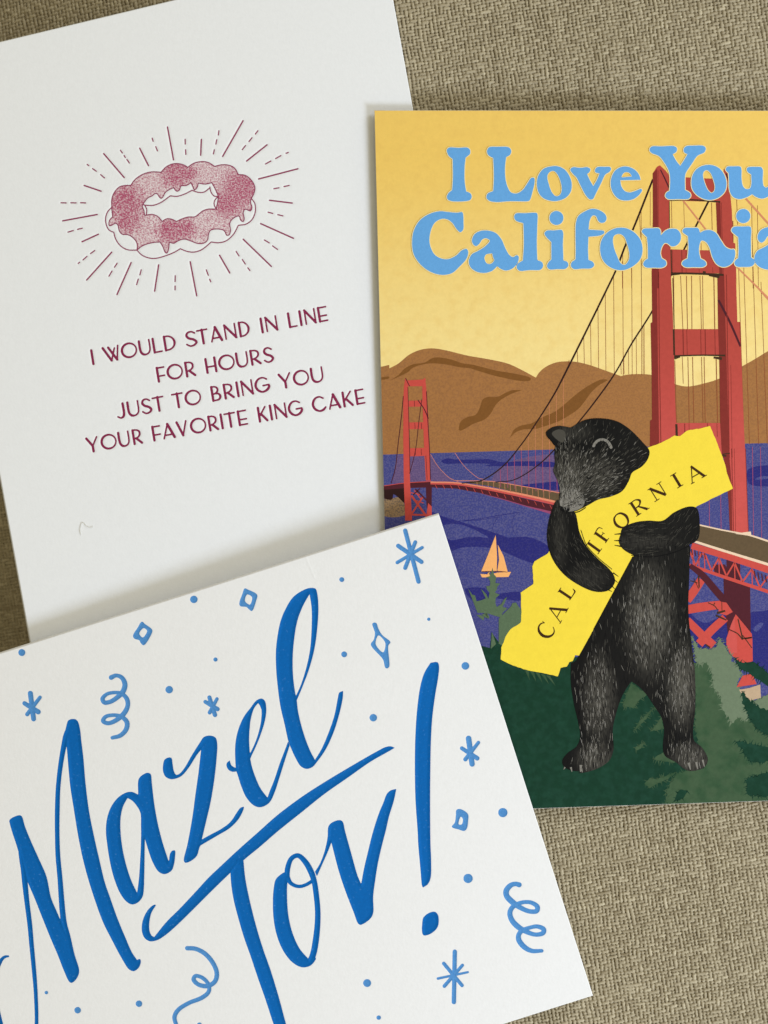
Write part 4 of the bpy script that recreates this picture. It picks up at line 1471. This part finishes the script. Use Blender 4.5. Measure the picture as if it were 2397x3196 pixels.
# ---- yellow panel
a = Art('yellow_panel_print')
pan = jag('N:600,1520 740,1470 850,1410 900,1412 960,1365 1090,1345 1160,1325 1190,1400 1250,1550 1290,1659 Q:1300,200 1357,345 1200,420 1040,500 960,700 500,930 X:900,490 700,860 560,1120 435,1345 400,1340 380,1390 350,1400 330,1440 275,1450 252,1525 U:1135,1197 800,1130 640,1075 540,1022 548,900 590,790 640,710 750,640 755,560 748,330 880,240 868,60 890,10 X:170,460 300,100 500,0', 0.7, 8)
a.poly(pan, YEL)
panel = a.done(card_b)

# lettering on the panel: serif strokes, h = cap height; (letter, cx, cy, rotation, width factor)
SER = {
    'C': [[(.9, .78, 9), (.95, .97, 4)], [(.93, .8, 9), (.75, .96, 12), (.5, 1, 14), (.2, .85, 22), (.05, .5, 26), (.2, .15, 22), (.5, 0, 14), (.75, .04, 10), (.95, .22, 6)]],
    'A': [[(0, 0, 8), (.5, 1, 10)], [(.48, 1.04, 20), (.95, 0, 24)], [(.2, .36, 9), (.75, .36, 9)], [(-.1, .01, 7), (.18, .01, 7)], [(.72, .01, 7), (1.12, .01, 7)]],
    'L': [[(.15, 0, 24), (.15, 1, 24)], [(-.05, .99, 7), (.42, .99, 7)], [(-.05, .02, 8), (.6, .02, 10), (.8, .05, 14), (.88, .28, 4)]],
    'I': [[(.5, 0, 24), (.5, 1, 24)], [(.2, .99, 7), (.8, .99, 7)], [(.2, .01, 7), (.8, .01, 7)]],
    'F': [[(.2, 0, 24), (.2, 1, 24)], [(0, .98, 8), (.75, .98, 9), (.85, .72, 4)], [(.2, .52, 8), (.6, .52, 8)], [(.6, .64, 5), (.6, .40, 5)], [(-.02, .01, 7), (.5, .01, 7)]],
    'O': [[(.5, 1, 10), (.2, .9, 16), (.02, .5, 24), (.2, .1, 16), (.5, 0, 10), (.8, .1, 16), (.98, .5, 24), (.8, .9, 16), (.5, 1, 10)]],
    'R': [[(.2, 0, 24), (.2, 1, 24)], [(0, .99, 7), (.2, .99, 7)], [(.2, .98, 9), (.6, .97, 10), (.82, .78, 20), (.65, .56, 12), (.25, .48, 9)], [(.5, .5, 12), (.95, .02, 24)], [(-.02, .01, 7), (.42, .01, 7)], [(.85, .01, 7), (1.12, .01, 7)]],
    'N': [[(.12, 0, 9), (.12, 1, 9)], [(.1, 1, 24), (.86, 0, 24)], [(.88, 0, 9), (.88, 1, 9)], [(-.1, .01, 7), (.32, .01, 7)], [(.68, .99, 7), (1.08, .99, 7)], [(-.08, .99, 7), (.14, .99, 7)]],
}
a = Art('panel_lettering')
kq = TILES['Q'][2]
for ch, wx, wy, rot, wd, hh, win in (('C', 150, 1125, -62, 120, 140, 'X'), ('A', 245, 970, -62, 130, 140, 'X'), ('L', 335, 785, -56, 105, 125, 'X'),
                                     ('I', 157, 850, -54, 100, 128, 'Q'), ('F', 235, 738, -55, 100, 125, 'Q'), ('O', 392, 620, -42, 118, 128, 'Q'),
                                     ('R', 540, 500, -33, 120, 128, 'Q'), ('N', 710, 372, -32, 120, 120, 'Q'), ('I', 872, 275, -31, 100, 122, 'Q'), ('A', 1030, 213, -30, 130, 130, 'Q')):
    x0, y0 = TILES[win][0] + wx * kq, TILES[win][1] + wy * kq
    ca, sa = math.cos(math.radians(rot)), math.sin(math.radians(rot))
    for sgm in SER[ch]:
        pts = []
        for (u, v, w) in sgm:
            lx, ly = (u - .5) * wd * kq, -(v - .5) * hh * kq
            pts.append((x0 + lx * ca - ly * sa, y0 + lx * sa + ly * ca, w * kq * .5))
        if len(pts) > 2:
            pts = smooth_open(pts, 3)
        a.strip(np.array([list(q) for q in pts]), TXT, up=True)
a.done(panel)

# ---- bear: a plain standing black bear holding the panel
a = Art('bear_print')
BODY = outline('X:1380,380 1388,550 1385,700 1378,900 1385,1060 1400,1180 1425,1400 V:1028,400 1032,700 1012,930 1022,1000 1090,1060 1140,1160 1110,1230 990,1262 930,1240 870,1190 770,1130 752,1060 762,900 740,800 690,720 600,590 540,530 480,488* 430,560 390,640 350,760 320,900 325,1080 290,1170 210,1230 100,1270 20,1280 H:1560,1020 1480,1010 1410,975 1395,925 1440,860 1520,800 1550,720 1535,600 1500,450 1470,250 1470,80* X:400,1395 435,1345* 560,1120 700,860 900,490* 1100,380', 6)
ARM_R = outline('Q:385,745 400,690 500,640 620,622 750,622 850,550 980,500 1045,515 1070,650 1055,780 980,832 800,890 600,925 490,915 400,860 370,800', 6)
ARM_L = outline('X:250,0 200,90 165,230 160,350 200,500 300,640 440,740 560,790 640,795 700,775 745,710 735,650 690,590 600,510 500,400 440,280 420,180 400,110', 6)
HEAD = outline('W:360,430 335,560 340,690 320,790 365,890 400,1000 395,1130 400,1230 440,1300 520,1325 610,1310 690,1275 780,1225 900,1160 1060,1120 1210,1050 1300,910 1340,810 1460,735 1540,640 1565,530 1480,420 1300,240 1130,140 900,105 720,130 590,200 520,245', 6)
EARL = outline('W:350,470 290,400 235,340 225,285 280,235 370,205 470,212 560,240 520,360 450,450', 6)
a.poly(BODY, FUR0)
a.poly(ARM_R, FUR0)
a.poly(ARM_L, FUR0)
a.poly(EARL, FUR0)
a.poly(HEAD, FUR0)
a.fill('W:300,300 380,250 460,270 480,340 440,420 390,400', FUR2)
a.fill('W:405,1120 430,1040 490,1000 570,1010 640,1060 700,1130 725,1190 690,1260 600,1300 500,1312 430,1280 402,1200', MUZ)
a.fill('W:820,470 880,385 960,365 1040,400 1085,490 1060,500 1010,420 950,395 890,420 850,480', FUR3)
a.fill('W:392,1235 450,1255 530,1258 525,1305 470,1322 415,1300', FUR1)
a.line('W:470,1325,10 560,1332,12 660,1310,14 740,1260,12', FUR1)
a.fill('W:735,865 765,838 800,845 815,870 790,890 755,888', FUR1)
a.fill('W:768,852 780,850 782,862 770,863', FUR3)
for t in ('X:560,1120,7 700,860,7 900,490,7', 'Q:480,920,8 650,935,9 850,895,9 980,840,8', 'X:450,260,6 500,390,6 600,500,6 720,600,6'):
    a.line(t, FUR1)
a.next()


def grow(poly, n, ang, spread, mats, length=(10, 22), wid=0.55, dens=None):
    x0, y0 = poly.min(0)
    x1, y1 = poly.max(0)
    k = 0
    tries = 0
    while k < n and tries < n * 30:
        tries += 1
        x, y = rnd.uniform(x0, x1), rnd.uniform(y0, y1)
        L = rnd.uniform(*length)
        an = math.radians((ang(x, y) if callable(ang) else ang) + rnd.gauss(0, spread))
        dx, dy = math.cos(an) * L / 2, math.sin(an) * L / 2
        P3 = np.array([[x - dx, y - dy], [x, y], [x + dx, y + dy]])
        if not inside(poly.tolist(), P3[:, 0], P3[:, 1]).all():
            continue
        if dens and rnd.random() > dens(x, y):
            continue
        b = rnd.uniform(-1, 1)
        a.strip(np.array([[x - dx, y - dy, wid * .5], [x + b, y, wid], [x + dx, y + dy, wid * .3]]), rnd.choice(mats))
        k += 1


def blob(*bs):
    return lambda x, y: max(0.05, max(math.exp(-((x - bx) / rx) ** 2 - ((y - by) / ry) ** 2) for bx, by, rx, ry in bs))


bd = blob((2010, 1930, 65, 150), (2120, 2130, 40, 130), (1860, 2170, 45, 140), (1850, 2350, 40, 60), (2140, 2350, 50, 40))
grow(BODY, 900, 88, 8, [FUR2, FUR2, FUR3], (10, 28), 0.7, bd)
grow(BODY, 260, 88, 8, [FUR3, FUR4], (10, 24), 0.6, lambda x, y: bd(x, y) ** 2.2)
a.next()
grow(BODY, 520, 88, 9, [FUR1], (12, 28), 0.9)
a.next()
grow(ARM_R, 150, lambda x, y: 172 if x < 2080 else 130, 10, [FUR2, FUR2, FUR1], (10, 24), 0.55)
grow(ARM_L, 190, lambda x, y: 88 if y < 1690 else (60 if y < 1770 else 38), 9, [FUR2, FUR2, FUR1], (10, 24), 0.55)
a.next()
hd = blob((1775, 1480, 45, 60), (1850, 1500, 90, 80), (1760, 1420, 30, 60))
MUZP = outline('W:400,1180 405,1060 400,930 430,820 480,740 560,740 600,830 640,950 700,1080 730,1180 690,1260 600,1295 500,1305 430,1275', 6)
grow(MUZP, 260, lambda x, y: 88 - (x - 1765) * .5, 7, [FUR2, FUR3, FUR3, FUR4], (8, 24), 0.75)
a.next()
grow(MUZP, 70, lambda x, y: 88 - (x - 1765) * .5, 7, [FUR1], (8, 22), 0.6)
a.next()
grow(HEAD, 900, lambda x, y: math.degrees(math.atan2(1590 - y, 1745 - x)), 13, [FUR2, FUR2, FUR3, FUR1], (8, 20), 0.85, hd)
a.next()
grow(HEAD, 260, lambda x, y: math.degrees(math.atan2(1590 - y, 1745 - x)), 13, [FUR1, FUR2], (8, 20), 0.6)
# claws
CLAW = FUR3
for t in ('H:1420,980,14 1408,1000,4', 'H:1470,980,18 1480,1020,6', 'H:1560,990,18 1570,1025,6', 'V:45,1210,24 40,1270,8', 'V:975,1190,22 990,1250,8', 'V:1040,1185,20 1052,1245,7', 'V:1095,1165,18 1110,1225,6'):
    a.line(t, CLAW)
for t in ('Q:400,735,14 335,740,5', 'Q:395,795,14 332,795,5', 'Q:400,845,14 335,835,5', 'X:730,630,12 775,662,4', 'X:725,680,12 770,715,4', 'X:705,730,12 745,770,4', 'X:670,770,12 720,792,4'):
    a.line(t, FUR1)
a.done(card_b)

# ---- title
def title(items):
    a = Art('title_lettering')
    for loops in items:
        lp = loops[0]
        a.strip(np.array([[x, y, 2.2] for x, y in np.concatenate([lp, lp[:1]])]), HALO)
    for loops in items:
        for lp in loops[1:]:
            a.strip(np.array([[x, y, 1.6] for x, y in np.concatenate([lp, lp[:1]])]), HALO)
    a.next()
    for loops in items:
        a.poly(loops, BLU)
    a.done(card_b)


def circ(win, cx, cy, r):
    x0, y0, k = TILES[win]
    return np.array([(x0 + (cx + r * math.cos(t)) * k, y0 + (cy + r * math.sin(t)) * k) for t in np.linspace(0, 2 * math.pi, 40, endpoint=False)])


A_OUT = 'b:1005,1160 1030,1100 1090,1065 1170,1060 1250,1085 1310,1150 1350,1240 1390,1310 1430,1335 1470,1315 1490,1330 1480,1390 1430,1450 1360,1475 1300,1455 1268,1430* 1210,1480 1130,1500 1050,1485 990,1440 972,1380 1000,1310 1070,1270 1140,1225 1190,1165 1150,1140 1110,1155 1080,1200 1045,1222 1015,1200'
A_IN = 'b:1135,1350 1150,1310 1215,1297* 1225,1340 1235,1370 1200,1405 1160,1400'
shift = np.array([(1897 - 1170) + 545 * TILES['b'][2], -35 * TILES['b'][2]])
title([
    [outline('b:745,225 765,202 870,203 960,202 985,225 985,265 940,305* 930,400 930,550 945,655* 990,675 1003,715 985,745 930,757 870,760 800,757 755,740 745,710 760,675 800,640* 808,500 805,320* 760,280', 4)],
    [outline('b:1160,240 1180,200 1280,192 1390,200 1412,235 1400,275 1360,300* 1348,400 1352,520 1375,610 1410,665 1470,675 1530,640 1580,570 1620,515 1650,515 1655,560 1635,650 1605,745 1590,755 1400,757 1250,765 1180,750 1155,720 1165,680 1225,650* 1232,500 1225,310* 1175,280', 4)],
    [outline('c:350,570 365,490 420,420 500,395 570,395 640,430 690,500 712,580 700,660 650,720 570,752 490,752 410,720 365,660', 4), outline('c:460,490 490,450 530,445 570,490 600,570 608,640 590,690 550,705 510,670 480,600', 4)],
    [outline('c:695,430 720,405 800,410 880,405 905,425 895,455 870,475* 900,540 935,600* 970,540 1000,470* 955,455 955,425 975,403 1050,400 1110,403 1120,425 1100,455 1060,480 1020,560 960,680 930,735 900,738 860,700 800,590 760,510 730,480', 4)],
    [outline('c:1115,600 1120,520 1160,440 1230,400 1300,400 1370,435 1410,485 1425,535* 1215,540* 1225,600 1260,650 1310,665 1370,650 1430,628 1440,642 1410,690 1350,735 1270,750 1200,735 1145,680', 4), outline('c:1225,510* 1245,470 1275,455 1310,465 1335,500*', 3)],
    [outline('d:430,225 450,192 560,188 690,187 715,205 710,245 670,270* 710,340 750,390* 790,330 825,270* 790,250 785,215 810,187 900,180 990,183 1015,205 1000,250 930,285 870,370 810,460 800,500 800,640* 850,670 860,700 840,730 730,735 620,732 595,705 610,665 640,650* 645,520 630,440 580,350 530,290 450,255', 4)],
    [outline('d:865,560 880,480 930,415 1010,382 1090,385 1160,420 1210,490 1230,570 1215,650 1160,710 1080,742 1000,735 920,690 875,630', 4), outline('d:985,480 1000,445 1025,435 1060,460 1095,540 1110,610 1100,655 1075,672 1040,645 1005,570', 4)],
    [outline('d:1220,430 1235,400 1300,395 1375,400 1385,430 1385,520 1400,600 1430,630 1470,625 1485,590 1485,480* 1445,450 1440,415 1460,403 1530,400 1590,405 1605,430 1605,540 1615,600 1640,615 1690,590 1705,640 1670,700 1600,730 1540,715 1495,685* 1440,715 1360,735 1295,710 1262,650 1255,540 1250,465*', 4)],
])
title([
    [outline('b:850,875 905,870 915,900 918,980 915,1050 885,1078 850,1050 800,980 750,945 690,940 620,980 580,1060 565,1160 580,1240 620,1310 690,1350 760,1355 840,1320 900,1265 950,1250 967,1280 950,1350 880,1430 800,1500 700,1520 580,1490 470,1410 400,1300 385,1180 400,1070 460,960 560,890 670,860 760,868', 4)],
    [outline(A_OUT, 4), outline(A_IN, 3)],
    [outline('c:115,915 130,885 230,880 350,880 358,900 355,1000 350,1200 355,1365* 405,1390 415,1430 390,1465 280,1470 165,1475 140,1440 150,1405 205,1370* 215,1200 210,985* 130,955', 4)],
    [circ('c', 553, 930, 73)],
    [outline('c:428,1090 450,1062 530,1058 610,1055 622,1080 620,1200 625,1370* 665,1385 678,1420 650,1455 560,1460 480,1462 455,1430 470,1390 500,1360* 500,1180* 450,1130', 4)],
    [outline('c:750,1100 755,980 780,910 850,860 920,835 1000,850 1060,895 1072,940 1050,975 1010,980 985,960 960,910 930,905 900,950 885,1050* 960,1055 1045,1065 1050,1085 1010,1110 885,1125* 880,1250 885,1365* 930,1385 945,1420 915,1450 820,1455 730,1458 703,1430 710,1390 750,1360* 752,1250', 4)],
    [outline('c:1005,1250 1020,1160 1080,1080 1170,1035 1270,1035 1360,1080 1425,1160 1445,1260 1425,1350 1360,1420 1260,1468 1170,1465 1080,1420 1025,1350', 4), outline('c:1138,1160 1150,1115 1200,1095 1250,1120 1285,1200 1308,1300 1300,1370 1260,1415 1220,1400 1180,1320 1150,1240', 4)],
    [outline('d:352,1070 370,1043 450,1037 530,1038 545,1060 550,1110* 600,1060 660,1040 720,1050 755,1100 750,1170 710,1215 660,1225 620,1195 590,1190 560,1230 545,1300 560,1350* 600,1375 605,1415 570,1442 480,1445 390,1440 365,1410 380,1375 415,1350* 415,1250 405,1130*', 4)],
    [outline('d:772,1070 790,1037 870,1032 935,1035 950,1060 952,1085* 1000,1060 1060,1055 1120,1085 1170,1160 1220,1230 1270,1255 1310,1255 1320,1290 1305,1370 1260,1420 1190,1438 1130,1410 1085,1340 1050,1230 1010,1175 970,1165 950,1210 945,1280 960,1350* 1010,1380 1020,1415 990,1437 890,1440 800,1437 768,1410 775,1380 825,1350* 835,1250 830,1120*', 4)],
    [circ('d', 1403, 910, 74)],
    [outline('d:1280,1060 1300,1025 1400,1018 1475,1020 1485,1040 1482,1150 1485,1340* 1515,1360 1520,1400 1490,1430 1400,1437 1330,1430 1310,1395 1325,1365 1350,1345* 1355,1250 1350,1130*', 4)],
    [outline(A_OUT, 4) + shift, outline(A_IN, 3) + shift],
])

# ================================================================== a stray fibre on the white card
pts = ribbon('Z:1047,702 1037,650 1050,580 1060,545 1085,545 1110,580 1150,602 1190,606 1208,590', 4, 1.0)
vs_, fs_ = [], []
for i, (x, y, r) in enumerate(pts):
    c = Vector(W(x, y, ZA(x, y) + 0.00012 + 0.0001 * math.sin(i * 0.3) ** 2))
    j = min(max(i, 1), len(pts) - 2)
    t = Vector((pts[j + 1][0] - pts[j - 1][0], -(pts[j + 1][1] - pts[j - 1][1]), 0)).normalized()
    nn = Vector((-t.y, t.x, 0))
    for q in range(6):
        an = q * math.pi / 3
        vs_.append(c + (nn * math.cos(an) + Vector((0, 0, 1)) * math.sin(an)) * 0.000045)
    if i:
        for q in range(6):
            b0 = (i - 1) * 6
            fs_.append([b0 + q, b0 + (q + 1) % 6, b0 + 6 + (q + 1) % 6, b0 + 6 + q])
LINT = mat('lint', (0.66, 0.645, 0.58), rough=0.8)
me = mesh_from('lint', vs_, fs_, [LINT], smooth=True)
fib = link('lint_fibre', me)
tag(fib, 'thin bent grey lint fibre on the white card below its message', 'lint')
